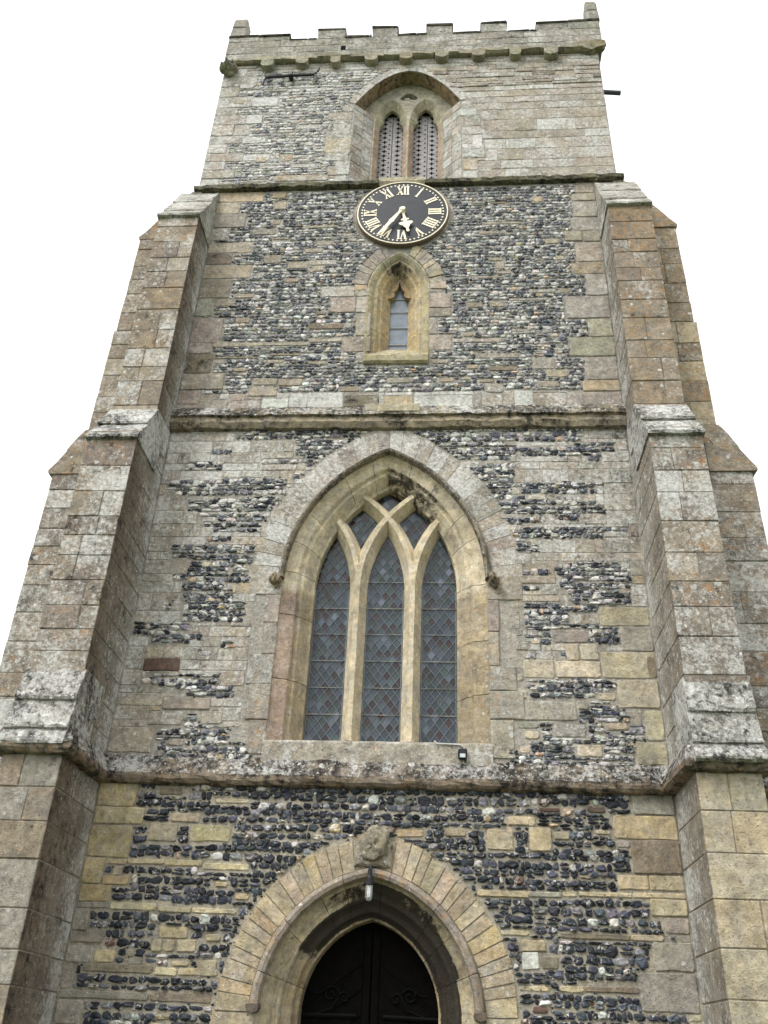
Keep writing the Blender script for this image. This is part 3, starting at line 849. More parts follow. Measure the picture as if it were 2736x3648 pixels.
# --- stage D: pale rubble, quoins and ashlar round the belfry opening
fm, bmk = MB(), MB()
BD = [b for b in BLK_D]
auxD = lambda x, z: (RND.uniform(.5, .68), RND.uniform(.18, .34), RND.uniform(.15, .32))
z = 14.3
k = 0
while z < 17.85:                                                      # left-hand quoins
    h = RND.uniform(.22, .33)
    L = (RND.uniform(.55, .75) if k % 2 else RND.uniform(.3, .45))
    BD.append((-3.57, -3.57 + L, z, min(17.88, z + h), RND.choice('kgkq')))
    if RND.random() < .6:
        BD.append((-3.57 + L, -3.57 + L + RND.uniform(.2, .5), z, min(17.88, z + h * RND.uniform(.6, 1)), RND.choice('kgkw')))
    z += h; k += 1
exd = [b[:4] for b in BD]
ashlar(bmk, 1.02, 3.57, 14.3, 16.95, exd, 'kqkqgq', lambda x, z: (RND.uniform(.46, .70), RND.uniform(.22, .38), RND.uniform(.2, .36)), hmin=.17, hmax=.34, lmin=.35, lmax=.75, d=.010)
ashlar(bmk, -3.57, 3.57, 17.62, 17.88, exd, 'kgqgd', auxD, hmin=.09, hmax=.16, lmin=.2, lmax=.6)
ashlar(bmk, .3, 3.57, 16.95, 17.62, exd, 'kgqgd', lambda x, z: (RND.uniform(.4, .6), RND.uniform(.28, .46), .2), hmin=.075, hmax=.15, lmin=.15, lmax=.55, arch=BEL, ao=.14, azb=16, d=.018)
# belfry jamb quoins
for s in (-1, 1):
    z = 14.3; k = 0
    while z < 16.5:
        h = min(RND.uniform(.2, .3), 16.52 - z)
        wd = .42 if k % 2 else .2
        xa, xb = sorted((BEL.x0 + s * 1.0, BEL.x0 + s * (1.0 + wd * RND.uniform(.8, 1.2))))
        r = (xa, xb, z, z + h, RND.choice('kgkq'))
        BD.append(r); z += h; k += 1
put_blocks(bmk, BD, .014, lambda t: auxD(0, 0), r=.03)
voussoirs(bmk, BEL, .005, .15, 8, .014, 'kggk', (.62, .26, .2), gap=.001)
for k in range(90):
    z = RND.uniform(14.4, 17.5); x = RND.uniform(-2.9, 0.9); w = RND.uniform(.12, .45); h = RND.uniform(.05, .12)
    if hits(BD, x + w / 2, z + h / 2, w / 2 + .03, h / 2 + .03) or in_arch(BEL, x + w / 2, z, w / 2, h / 2, .2, 14):
        continue
    b_ = (x, x + w, z, z + h, RND.choice('kgqgw'))
    BD.append(b_)
    put_blocks(bmk, [b_], .012, lambda t: auxD(0, 0), r=.03)
freeD = lambda x, z, hw, hh: not hits(BD, x, z, hw, hh) and not in_arch(BEL, x, z, hw, hh, .17, 14) and not (x > 1.0 and z < 16.97) and not (x > .3 and z > 16.9)
flint_rows(fm, -3.2, 1.4, 14.32, 17.6, 'D', freeD, hmin=.045, hmax=.09, wmin=.06, wmax=.17, dmax=.02, rowgap=.014, fill=.94)
flints = fm.build('flintwork', FLINT)
SIDES('d', bmk)
st_d = finish(st_d, bmk, flints)

# ---------------------------------------------------------------- string courses
def plan_sweep(mb, path, prof, col, auxf, seg=.12, jd=.008, seed=3):
    rr = random.Random(seed)
    pts = []
    for a, b_ in zip(path[:-1], path[1:]):
        L = math.hypot(b_[0] - a[0], b_[1] - a[1])
        n = max(1, int(L / seg))
        for i in range(n):
            pts.append((a[0] + (b_[0] - a[0]) * i / n, a[1] + (b_[1] - a[1]) * i / n))
    pts.append(path[-1])
    m_ = len(prof)
    vs, auxs = [], []
    for i, p in enumerate(pts):
        a, c = pts[max(i - 1, 0)], pts[min(i + 1, len(pts) - 1)]
        d1 = (Vector(p) - Vector(a)).normalized() if i else (Vector(c) - Vector(p)).normalized()
        d2 = (Vector(c) - Vector(p)).normalized() if i < len(pts) - 1 else d1
        n1, n2 = Vector((d1.y, -d1.x)), Vector((d2.y, -d2.x))
        nn = (n1 + n2).normalized()
        sc = 1 / max(.5, nn.dot(n1))
        ja, jz = rr.uniform(-jd, jd), rr.uniform(-jd, jd) * .5
        for k, (d, z) in enumerate(prof):
            q = 0 if k in (0, m_ - 1) else 1
            dd = (d + (ja + rr.uniform(-jd, jd) * .6) * q) * sc
            vs.append((p[0] + nn.x * dd, p[1] + nn.y * dd, z + (jz + rr.uniform(-jd, jd) * .5) * q))
            auxs.append(auxf(k))
    fs = []
    for i in range(len(pts) - 1):
        for k in range(m_ - 1):
            fs.append((i * m_ + k, i * m_ + k + 1, (i + 1) * m_ + k + 1, (i + 1) * m_ + k))
    fs.append(tuple(range(m_)))
    fs.append(tuple((len(pts) - 1) * m_ + k for k in range(m_)))
    mb.add(vs, fs, col, auxs=auxs)

PF3, PF3R = 1.13, .97                                                            # faces of the front buttresses: top, middle, bottom stage
PF2 = 1.06
PF1 = .62
mb = MB()
prof3 = [(-.01, 4.45), (.03, 4.38), (.075, 4.29), (.115, 4.205), (.125, 4.17), (.118, 4.135), (.085, 4.10), (.03, 4.09), (-.01, 4.09)]
plan_sweep(mb, [(-5.2, .03), (-5.2, -.02), (-3.85, -.02), (-3.85, -PF3), (-3.2, -PF3), (-3.2, 0), (3.2, 0), (3.2, -PF3R), (3.85, -PF3R), (3.85, -.02), (5.2, -.02), (5.2, .03)], prof3, (.24, .19, .135),
           lambda k: (.54, .68, .22) if k < 4 else (.10, .56, .42), jd=.016)
mb.build('string_course', STONE, tower)
mb = MB()
prof2 = [(-.01, 9.50), (.05, 9.42), (.115, 9.30), (.125, 9.255), (.085, 9.235), (.09, 9.20), (.105, 9.14), (.07, 9.06), (-.01, 9.04)]
plan_sweep(mb, [(-3.2, 0), (3.2, 0)], prof2, (.28, .235, .155), lambda k: (.52, .66, .2) if k < 4 else (.18, .54, .2), jd=.015, seed=5)
stonebox(mb, -.42, .36, -.115, .02, 9.31, 9.45, TONE['y'], (.1, .2, .1))
mb.build('string_course', STONE, tower)
mb = MB()
prof1 = [(-.01, 14.32), (.085, 14.295), (.10, 14.265), (.09, 14.195), (.04, 14.185), (-.01, 14.18)]
for xa, xb, sd in ((-3.63, -.42, 8), (.36, 3.68, 9)):
    plan_sweep(mb, [(xa, 0), (xb, 0)], prof1, (.17, .16, .095), lambda k: (.26, .58, .1), jd=.016, seed=sd)
prism(mb, [(.02, 14.42), (-.05, 14.40), (-.06, 14.30), (-.02, 14.22), (.02, 14.22)], -.43, .37, 'x', TONE['y'], (.4, .25, .1), n=5, j=.004)
mb.build('string_course', STONE, tower)

# ---------------------------------------------------------------- buttresses
def courses(mb, x0, x1, y0, y1, z0, z1, along, tones, auxf, hmin=.26, hmax=.44, sd=None, sd_sx=1):
    z = z0
    k = RND.randint(0, 1)
    while z < z1 - .02:
        h = RND.uniform(hmin, hmax)
        if z + h > z1 - hmin * .7:
            h = z1 - z
        k += 1
        if along == 'x':
            w = x1 - x0
            xs = [x0, x1] if RND.random() < .35 else [x0, x0 + w * RND.uniform(.35, .68), x1]
            dpt = y1 - y0
            for i in range(len(xs) - 1):
                ys = [y0, y0 + dpt * (.42 if (k + i) % 2 else .62), y1] if dpt > .5 else [y0, y1]
                for q in range(len(ys) - 1):
                    o = RND.uniform(-.010, .001)
                    t = RND.choice(tones)
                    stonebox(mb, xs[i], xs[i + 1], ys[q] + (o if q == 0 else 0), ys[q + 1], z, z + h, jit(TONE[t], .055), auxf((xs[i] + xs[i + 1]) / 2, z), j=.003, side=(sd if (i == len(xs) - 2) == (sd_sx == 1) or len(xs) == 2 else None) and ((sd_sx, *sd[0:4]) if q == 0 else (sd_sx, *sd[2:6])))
        else:
            w = x1 - x0
            xs = [x0, x1] if w < .55 and RND.random() < .5 else [x0, x0 + w * RND.uniform(.4, .65), x1]
            for i in range(len(xs) - 1):
                t = RND.choice(tones)
                o = RND.uniform(-.010, .001)
                stonebox(mb, xs[i], xs[i + 1], y0 + o, y1, z, z + h, jit(TONE[t], .055), auxf((xs[i] + xs[i + 1]) / 2, z))
        z += h

def core(mb, x0, x1, y0, y1, z0, z1, col=(.27, .235, .18)):
    i = .012
    x0 += i; x1 -= i; y0 += i; y1 -= i
    vs = [(x, y, z) for x in (x0, x1) for y in (y0, y1) for z in (z0, z1)]
    mb.add(vs, [(0, 1, 3, 2), (4, 6, 7, 5), (0, 4, 5, 1), (2, 3, 7, 6), (0, 2, 6, 4), (1, 5, 7, 3)], col, (.25, .3, .1))

def weather(bt, slabs, xa, xb, label=None, aux=(.60, .60, .12), col=(.31, .30, .265)):
    for i, (y1, z1, y2, z2, th) in enumerate(slabs):
        mb = MB()
        g = .012 + .004 * i
        n = 5
        # sloping slab with a square drip nose
        prism(mb, [(0.0 if y1 > -.3 else y1 + .55, z1), (y1, z1), (y1 + (y2 - y1) * .33, z1 + (z2 - z1) * .33), (y1 + (y2 - y1) * .66, z1 + (z2 - z1) * .66), (y2, z2), (y2 + .004, z2 - th), (y2 + .05, z2 - th - .012), (0.0 if y1 > -.3 else y1 + .55, z2 - th - .012)],
              xa - g, xb + g, 'x', jit(col, .08), aux, n=6, j=.007)
        mb.build('weathering', STONE, bt)

for s in (-1, 1):
    xa, xb = (-3.85, -3.2) if s < 0 else (3.2, 3.85)
    mb = MB()
    ax_low = (lambda x, z: (RND.uniform(.25, .42), RND.uniform(.3, .45), RND.uniform(.2, .35))) if s < 0 else (lambda x, z: (RND.uniform(.12, .34), RND.uniform(.2, .34), RND.uniform(.15, .28)))
    ax_mid = lambda x, z: (RND.uniform(.48, .66), RND.uniform(.34, .50), RND.uniform(.32, .48))
    ax_top = (lambda x, z: (RND.uniform(.38, .58), RND.uniform(.28, .44), RND.uniform(.3, .45))) if s < 0 else (lambda x, z: (RND.uniform(.32, .5), RND.uniform(.28, .44), RND.uniform(.36, .5)))
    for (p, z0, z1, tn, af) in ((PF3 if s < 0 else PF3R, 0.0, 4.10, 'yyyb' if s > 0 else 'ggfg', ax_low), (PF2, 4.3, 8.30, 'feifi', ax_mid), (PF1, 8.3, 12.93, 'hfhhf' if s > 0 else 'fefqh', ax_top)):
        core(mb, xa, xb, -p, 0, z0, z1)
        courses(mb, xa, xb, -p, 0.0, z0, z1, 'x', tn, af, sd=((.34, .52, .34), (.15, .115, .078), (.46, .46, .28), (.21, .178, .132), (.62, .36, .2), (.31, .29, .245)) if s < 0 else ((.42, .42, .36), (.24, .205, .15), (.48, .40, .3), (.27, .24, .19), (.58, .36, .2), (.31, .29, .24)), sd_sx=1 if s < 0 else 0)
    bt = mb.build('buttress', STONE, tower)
    # stepped stone weatherings, top set, middle set, bottom set
    weather(bt, [(-.02, 14.16, -.26, 13.68, .03), (-.245, 13.665, -.50, 13.18, .025), (-.485, 13.165, -.68, 12.88, .035)], xa, xb, aux=(.52, .46, .12), col=(.33, .31, .25))
    weather(bt, [(-.62, 8.98, -.89, 8.58, .03), (-.855, 8.545, -1.115, 8.20, .035)], xa, xb)
    q = .0 if s < 0 else -.09
    weather(bt, [(-1.05, 5.06, -1.16 - q * .6, 4.71, .03), (-1.125 - q * .6, 4.675, -1.225 - q, 4.38, .03), (-1.19 - q, 4.345, -1.265 - q, 4.20, .025)], xa, xb)
    # the side buttress, flush with the west front
    mb = MB()
    y0, y1 = -.02, .66
    def seg(a, b_, z0, z1, tn, af):
        q0, q1 = (s * a, s * b_) if s > 0 else (s * b_, s * a)
        core(mb, q0, q1, y0, y1, z0, z1)
        courses(mb, q0, q1, y0, y1, z0, z1, 'y', tn, af)
    seg(3.58, 5.16, 0, 4.1, 'ygg' if s > 0 else 'gfg', ax_low)
    seg(3.58, 4.76, 4.1, 8.38, 'feifi', ax_mid)
    seg(3.58, 4.42, 8.38, 11.0, 'ffqf' if s < 0 else 'hhfb', ax_top)
    seg(3.58, 4.385, 11.0, 13.10, 'ffqf' if s < 0 else 'hhfb', ax_top)
    lb = mb.build('buttress', STONE, tower)
    lk = [0]
    def lat(poly, aux, j=.006, col=TONE['k']):
        m2 = MB()
        lk[0] += 1
        e = .008 + .004 * lk[0]
        prism(m2, [(s * a, z) for a, z in poly], y0 - e, y1 + e, 'y', jit(col, .1), aux, n=6, j=j)
        m2.build('weathering', STONE, lb)
    lat([(3.5, 14.22), (3.66, 14.20), (3.82, 13.98), (3.86, 13.95), (3.95, 13.80), (4.05, 13.66), (4.08, 13.62), (4.08, 13.4), (3.5, 13.4)], (.5, .4, .15), col=TONE['g'])
    lat([(3.5, 13.41), (4.07, 13.58), (4.18, 13.43), (4.30, 13.22), (4.41, 13.09), (4.40, 13.04), (4.36, 13.03), (3.5, 13.03)], (.35, .40, .5), col=TONE['h'])
    lat([(4.2, 9.10), (4.44, 9.08), (4.52, 8.95), (4.63, 8.74), (4.645, 8.70), (4.2, 8.70)], (.46, .44, .45), col=TONE['f'])
    lat([(4.2, 8.705), (4.62, 8.72), (4.74, 8.50), (4.83, 8.37), (4.82, 8.33), (4.77, 8.32), (4.2, 8.32)], (.42, .44, .45), col=TONE['f'])
    lat([(4.4, 5.06), (4.77, 5.04), (5.0, 4.70), (5.20, 4.35), (5.2, 4.22), (4.4, 4.22)], (.7, .4, .15), col=TONE['g'])

# ---------------------------------------------------------------- west doorway
def soot(lo, hi, side_bias=0.0, base=(.12, .18, .15), amt=.75):
    """black run-off crust gathering round the crown of an arch, thinning down its flanks"""
    def f(dx, z, k):
        t = (z - lo) / (hi - lo)
        t = max(0, min(1, t + side_bias * dx))
        return (base[0] * (1 - t * .7), base[1] + amt * t, base[2])
    return f
mb = MB()
inner = [(.40, .0), (.355, .0), (.345, .02), (.325, .035), (.29, .055), (.255, .085), (.24, .105), (.225, .11), (.205, .10), (.185, .105), (.17, .12), (.155, .155), (.125, .185),
         (.095, .19), (.075, .185), (.06, .20), (.05, .235), (.03, .26), (.012, .265), (.0, .275), (.0, .50)]
def door_tint(x, z, k):
    return (.41, .345, .215) if k < 12 else (.33, .26, .15)
def door_stain(dx, z, k):
    if k < 3:
        return (.15, .25, .2)
    if k > 17:
        return (.08, .5, .2)
    t = max(0, min(1, (z - (2.28 if dx < 0 else 1.2)) / .25))
    if k < (9 if dx < 0 else 7):
        t = max(0, min(1, (z - (2.72 if dx < 0 else 2.55)) / .3)) * (.75 if dx < 0 else .9)
        if dx > .45 and z > 2.25 and k > 4:
            t = max(t, .85)
    return (.06, .2 + .72 * t, .12)
sweep(mb, DOOR, inner, 0.0, (.4, .34, .21), (0, 0, 0), n=40, nj=20, stain_shade=door_stain, tint=door_tint, joints=13, jseed=3)
doorway = mb.build('doorway', STONE, tower)
mb = MB()
hoodp = [(.365, .01), (.355, -.06), (.37, -.10), (.405, -.115), (.44, -.095), (.458, -.05), (.462, .01)]
sweep(mb, DOOR, hoodp, 1.955, (.30, .25, .19), (.36, .34, .42), n=40, nj=4, close_ends=True, closed=True, joints=7, jseed=4)
hood = mb.build('hood_mould', STONE, doorway)
for s in (-1, 1):
    mb = MB()
    x = DOOR.x0 + s * (.71 + .41)
    prof = [(-.06, 1.96), (-.065, 1.93), (-.05, 1.90), (0, 1.885), (.05, 1.90), (.065, 1.93), (.06, 1.96)]
    prism(mb, [(x + a, z) for a, z in prof], -.125, .01, 'y', (.14, .11, .085), (.1, .4, .2), n=4, j=.004)
    mb.build('label_stop', STONE, hood)
mb = MB()
voussoirs(mb, DOOR, .468, .80, 17, .014, 'bbbbbo', (0, 0, 0), t0=-.06, t1=.965, vary=.03, fn=lambda x, z: (RND.uniform(.15, .3) + (.2 if z < 2.4 else 0), RND.uniform(.18, .33), RND.uniform(.15, .3)))
# lower jamb stones
for s in (-1, 1):
    z = .02
    while z < 1.84:
        h = min(RND.uniform(.26, .4), 1.86 - z)
        xa, xb = sorted((DOOR.x0 + s * (.71 + .395), DOOR.x0 + s * (.71 + .60 + RND.uniform(0, .25))))
        polyblock(mb, rect(xa, xb, z + .004, z + h - .004), .02, jit(TONE['y']), (.3, .25, .2))
        z += h
mb.build('voussoirs', STONE, doorway)

def sculpt(name, parent, c, size, blobs, col, aux, seed=1, sub=4, rough=.06, depth=1.0):
    """weather-worn carving: a sphere pushed out by lumps and cut back by hollows"""
    bm = bmesh.new()
    bmesh.ops.create_icosphere(bm, subdivisions=sub, radius=1.0)
    rr = random.Random(seed)
    off = [(Vector((rr.uniform(-1, 1), rr.uniform(-1, 1), rr.uniform(-1, 1))).normalized(), rr.uniform(-1, 1)) for _ in range(60)]
    for v in bm.verts:
        n = v.co.normalized()
        k = 1.0
        for d, w in off:
            q = n.dot(d)
            if q > .82:
                k += rough * w * ((q - .82) / .18) * 2.2
        p = n * k
        for (bx, bz, r, amp) in blobs:
            if n.y < .2:
                q = math.hypot(n.x - bx, n.z - bz) / r
                if q < 1:
                    e = (1 - q * q) ** 2 * amp
                    p.y -= e
        v.co = Vector((c[0] + p.x * size[0], c[1] + p.y * size[1], c[2] + p.z * size[2]))
    m2 = MB()
    m2.add([v.co[:] for v in bm.verts], [tuple(q.index for q in f.verts) for f in bm.faces], col, aux)
    bm.free()
    return m2.build(name, STONE, parent, smooth=True)

mb = MB()                                                             # gabled block carrying the worn figure over the door
polyblock(mb, [(-.235, 3.285), (.15, 3.275), (.175, 3.50), (.10, 3.60), (-.02, 3.70), (-.08, 3.70), (-.19, 3.58), (-.255, 3.50)], .075, (.29, .25, .17), (.42, .46, .25), ch=.03, j=.01, sub=.06)
hp = mb.build('carved_keystone', STONE, doorway)
sculpt('carved_figure', hp, (-.04, -.075, 3.475), (.14, .06, .165),
       [(-.32, .3, .28, -.3), (.25, .22, .3, -.4), (-.05, .0, .3, .5), (.05, -.5, .3, -.45), (-.6, -.2, .35, .5), (.55, -.15, .3, .35), (0, .7, .35, .5), (-.5, .55, .25, .4), (.55, .6, .3, -.3)],
       (.25, .22, .15), (.36, .5, .25), seed=4, rough=.22)

# door leaves with diagonal boarding and scrolled strap hinges
YD = .47
mb = MB()
path = DOOR.path(.03, 0.01, 24, 6)
for s in (-1, 1):
    pts = [(x, z) for x, z in path if (x - DOOR.x0) * s >= 0.004]
    apexz = DOOR.apex(.03)
    pts = ([(DOOR.x0 - .004, 0.01)] + pts + [(DOOR.x0 - .004, apexz - .01)]) if s < 0 else ([(DOOR.x0 + .004, apexz - .01)] + pts + [(DOOR.x0 + .004, .01)])
    V, F = plate(pts, [], YD)
    mb.add(V, F)
    for k in range(-2, 13):                                           # herringbone board edges
        z0 = k * .24
        xi, xo = DOOR.x0 + s * .09, DOOR.x0 + s * .72
        q = [(xi, z0), (xo, z0 + (.45 if s < 0 else .45) * -1 + .0), (xo, z0 - .45 + .16), (xi, z0 + .16)]
        q = [(x, z) for x, z in q]
        ok = all(0 < z < 2.7 and (DOOR.halfw(max(z, .01), 0) or 0) > abs(x - DOOR.x0) - .06 for x, z in q)
        if ok:
            vs = [(x, YD - .012, z) for x, z in q] + [(x, YD, z) for x, z in q]
            mb.add(vs, [(0, 1, 2, 3), (0, 4, 5, 1), (1, 5, 6, 2), (2, 6, 7, 3), (3, 7, 4, 0)])
    xa, xb = sorted((DOOR.x0 + s * .006, DOOR.x0 + s * .085))
    stonebox(mb, xa, xb, YD - .022, YD, .02, 2.72 if s < 0 else 2.70, (0, 0, 0), (0, 0, 0), c=.006, g=0, j=0)
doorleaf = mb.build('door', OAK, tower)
for s in (-1, 1):
    mb = MB()
    X = lambda q: DOOR.x0 + s * q
    tube(mb, [(X(.70), YD - .02, 1.90), (X(.45), YD - .02, 1.905), (X(.14), YD - .02, 1.91)], .022, 6)
    def curl(cx, cz, r, a0, turns, k0=1):
        P = []
        for i in range(22):
            t = i / 21
            a = a0 + k0 * turns * 2 * PI * t
            rr = r * (1 - .8 * t)
            P.append((X(cx + rr * math.cos(a)), YD - .022, cz + rr * math.sin(a)))
        return P
    tube(mb, [(X(.58), YD - .02, 1.91), (X(.40), YD - .02, 1.97), (X(.335), YD - .02, 2.06)] + curl(.41, 2.10, .085, PI, 1.3, -1), .010, 6)
    tube(mb, [(X(.335), YD - .02, 2.05)] + curl(.27, 2.07, .06, 0, 1.2, 1), .009, 6)
    tube(mb, [(X(.46), YD - .02, 2.15), (X(.53), YD - .02, 2.11), (X(.60), YD - .02, 2.105)], .008, 6)
    mb.build('strap_hinge', HINGE, doorleaf)

# ---------------------------------------------------------------- great west window
mb = MB()
wprof = [(.40, .0), (.362, .0), (.35, .012), (.30, .03), (.24, .045), (.20, .055), (.185, .07), (.17, .10), (.155, .115), (.14, .115), (.125, .12), (.085, .17), (.05, .22), (.03, .25), (.012, .265), (.0, .275), (.0, .46)]
def win_tint(x, z, k):
    if z < 6.6:
        return (.36, .265, .195) if (k < 7 and x < 0) else (.385, .31, .195)
    return (.58, .49, .33)
def win_stain(dx, z, k):
    t = max(0, min(1, (z - (7.75 if dx < 0 else 7.1)) / .9))
    a = .18 + (.48 * t if k > 5 else .24 * t)
    if k < 8 and z < 6.6:
        return (.38, .3, .35)
    return (.12 if z > 6.5 else .25, a, .22)
sweep(mb, WIN, wprof, 4.5, (.42, .33, .2), (0, 0, 0), n=44, nj=26, stain_shade=win_stain, tint=win_tint, joints=15, jseed=6)
win = mb.build('traceried_window', STONE, tower)
mb = MB()
whood = [(.355, .01), (.352, -.05), (.362, -.10), (.385, -.115), (.425, -.06), (.44, .01)]
sweep(mb, WIN, whood, 6.72, (.26, .22, .155), (.44, .52, .2), n=44, nj=2, close_ends=True, closed=True, joints=8, jseed=8)
wh = mb.build('hood_mould', STONE, win)
for s in (-1, 1):
    sculpt('head_stop', wh, (WIN.x0 + s * 1.345 + (-.02 if s < 0 else .03), -.05, 6.665), (.065, .08, .085), [(-.3, .2, .3, -.4), (.3, .2, .3, -.4), (0, 0, .25, .5), (0, -.45, .25, -.4), (0, .8, .4, .2), (-.7, 0, .3, .4), (.7, 0, .3, .4)],
           (.30, .235, .15), (.35, .5, .2), seed=9 + s, rough=.16)
mb = MB()
prism(mb, [(-.03, 4.37), (-.035, 4.60), (-.02, 4.625), (.42, 4.76), (.5, 4.76), (.5, 4.37)], -1.37, 1.26, 'x', (.37, .325, .25), (.5, .42, .3), n=16, j=.005)
mb.build('sill', STONE, win)
MU = .355
mprof = [(-.115, .44), (-.1125, .375), (-.105, .355), (-.030, .205), (.030, .205), (.105, .355), (.1125, .375), (.115, .44)]
for s in (-1, 1):
    mb = MB()
    prof = [(WIN.x0 + s * MU + a, y) for a, y in mprof]
    vs, fs = [], []
    for i in range(13):
        z = 4.70 + (6.70 - 4.70) * i / 12
        for (x, y) in prof:
            vs.append((x + RND.uniform(-.002, .002), y + RND.uniform(-.002, .002), z))
    for i in range(12):
        for k in range(7):
            fs.append((i * 8 + k, i * 8 + k + 1, i * 8 + k + 9, i * 8 + k + 8))
    mb.add(vs, fs, (.62, .52, .35), (.10, .20, .12))
    mb.build('mullion', STONE, win)
mb = MB()
RR = WIN.R
def bar(cx, a0, a1, side, dy=0.0):
    """one curved tracery bar about (cx, springing), from angle a0 to a1"""
    vs, fs = [], []
    n = 26
    for i in range(n + 1):
        a = a0 + (a1 - a0) * i / n
        for (o, y) in mprof:
            r = RR + o
            vs.append((cx + r * math.cos(a), y + dy, WIN.zs + r * math.sin(a)))
    for i in range(n):
        for k in range(7):
            fs.append((i * 8 + k, i * 8 + k + 1, i * 8 + k + 9, i * 8 + k + 8))
    fs.append(tuple(range(8)))
    fs.append(tuple(n * 8 + k for k in range(8)))
    mb.add(vs, fs, (.63, .53, .355), (.04, .12, .12))
for s in (-1, 1):
    m0 = s * -MU
    # bar rising from the mullion at m0 (relative) across to the far side, and one to the near side
    cfar = m0 + s * RR                                                # centre of the arc that leans towards +s
    amax = math.acos((abs(cfar) - .2825) / RR) + .075
    a0, a1 = (PI, PI - amax) if s > 0 else (0, amax)
    bar(WIN.x0 + cfar, a0, a1, s, .0 if s > 0 else .0016)
    cnear = m0 - s * RR
    amax = math.acos((abs(cnear) - .6375) / RR) + .085
    a0, a1 = (0, amax) if s > 0 else (PI, PI - amax)
    bar(WIN.x0 + cnear, a0, a1, s, .0032 if s > 0 else .0048)
mb.build('tracery', STONE, win)

# leaded quarries, each tilted a little
rg = random.Random(5)
GY = .40
mb = MB()
dw, dh = .109, .146
QC = [((.032, .044, .055), 36), ((.058, .075, .092), 18), ((.028, .042, .038), 18), ((.028, .019, .018), 24), ((.09, .11, .135), 4)]
qn, qw = [q for q, _ in QC], [w for _, w in QC]
ni = int(2 / dw) + 2
z = 4.62
row = 0
while z < 8.35:
    for i in range(-ni // 2, ni // 2 + 1):
        x = WIN.x0 + (i + (row % 2) * .5) * dw
        q = WIN.halfw(max(z, 4.6), .05)
        if q is None or abs(x - WIN.x0) > q + .05:
            continue
        c = rg.choices(qn, qw)[0]
        tx, tz = rg.uniform(-.012, .012), rg.uniform(-.014, .014)
        vs = []
        for ux, uz in ((0, -1), (1, 0), (0, 1), (-1, 0)):
            vs.append((x + ux * dw / 2, GY + tx * ux * dw / 2 * 3 + tz * uz * dh / 2 * 3, z + uz * dh / 2))
        mb.add(vs, [(0, 1, 2, 3)], jit(c, .25, rg))
    z += dh / 2
    row += 1
# clip against the arch by hiding only what lies within the stone: quarries stop at the frame
gl = mb.build('leaded_glass', GLASS, win)
mb = MB()
def strip(x0, z0, x1, z1, w, y=GY - .008):
    d = Vector((x1 - x0, z1 - z0)).normalized()
    n_ = Vector((-d.y, d.x)) * w / 2
    vs = [(x0 + n_.x, y, z0 + n_.y), (x0, y - .004, z0), (x0 - n_.x, y, z0 - n_.y), (x1 + n_.x, y, z1 + n_.y), (x1, y - .004, z1), (x1 - n_.x, y, z1 - n_.y)]
    mb.add(vs, [(0, 1, 4, 3), (1, 2, 5, 4)])
def clip_line(x, z, dx, dz, zlo):
    """the stretch of a line inside the window arch, by sampling"""
    ins = []
    t = -4.0
    while t < 4.0:
        px, pz = x + dx * t, z + dz * t
        q = WIN.halfw(max(pz, zlo), .03) if pz > zlo else None
        if q is not None and abs(px - WIN.x0) < q:
            ins.append(t)
        t += .01
    return (ins[0], ins[-1]) if len(ins) > 4 else None
L = math.hypot(dw, dh)
for k in range(-60, 60):
    for sg in (-1, 1):
        x = WIN.x0 + (k + .5) * dw
        r = clip_line(x, 4.62, sg * dw / L, dh / L, 4.64)
        if r:
            strip(x + sg * dw / L * r[0], 4.62 + dh / L * r[0], x + sg * dw / L * r[1], 4.62 + dh / L * r[1], .009)
for s0 in ((-.92, -.4675), (-.2425, .2425), (.4675, .92)):                # border leads of each light
    for xx in s0:
        xi = xx + (.012 if xx == s0[0] else -.012)
        strip(WIN.x0 + xi, 4.66, WIN.x0 + xi, 6.75, .014, GY - .010)
    strip(WIN.x0 + s0[0], 4.735, WIN.x0 + s0[1], 4.735, .02, GY - .010)
mb.build('lead_cames', LEAD, win)
BARM = simple_mat('tarnished_bar', (.24, .23, .20), .5, .6, 9)
for i, zz in enumerate((5.07, 5.41, 5.76, 6.12, 6.48, 6.86)):
    for s0 in ((-.93, -.45), (-.25, .25), (.45, .93)):
        a, b_ = WIN.x0 + s0[0], WIN.x0 + s0[1]
        r = .005 if i % 2 == 0 else .004
        mb = MB()
        tube(mb, [(a, GY - .02, zz), (b_, GY - .02, zz)], r, 6)
        mb.build('saddle_bar', BARM, win)

# ---------------------------------------------------------------- lancet
mb = MB()
lprof = [(.235, .01), (.225, -.018), (.20, -.02), (.165, .0), (.135, .03), (.12, .05), (.105, .055), (.085, .05), (.065, .06), (.045, .09), (.02, .12), (.0, .125), (-.012, .14), (-.04, .19), (-.10, .285), (-.115, .30), (-.115, .40)]
def lan_soffit_shade(dx, z, k):  # shade under the arch head painted in as dark crust
    t = max(0, min(1, (z - 12.0) / .4)) if k > 6 else 0
    return (.18, .22 + .5 * t, .28)
def lan_tint(x, z, k):
    return (.42, .39, .25) if k < 4 and z > 12.2 else ((.40, .34, .20) if k < 8 else (.45, .345, .18))
sweep(mb, LAN, lprof, 10.30, (.43, .35, .2), (0, 0, 0), n=26, nj=16, stain_shade=lan_soffit_shade, tint=lan_tint, joints=11, jseed=9)
lan = mb.build('lancet_window', STONE, tower)
mb = MB()
prism(mb, [(.40, 10.83), (.28, 10.80), (.0, 10.47), (-.03, 10.44), (-.065, 10.42), (-.075, 10.38), (-.065, 10.29), (-.03, 10.26), (.02, 10.255), (.4, 10.255)], -.495, .46, 'x', (.40, .345, .205), (.25, .3, .3), n=8, j=.004)
mb.build('sill', STONE, lan)
mb = MB()
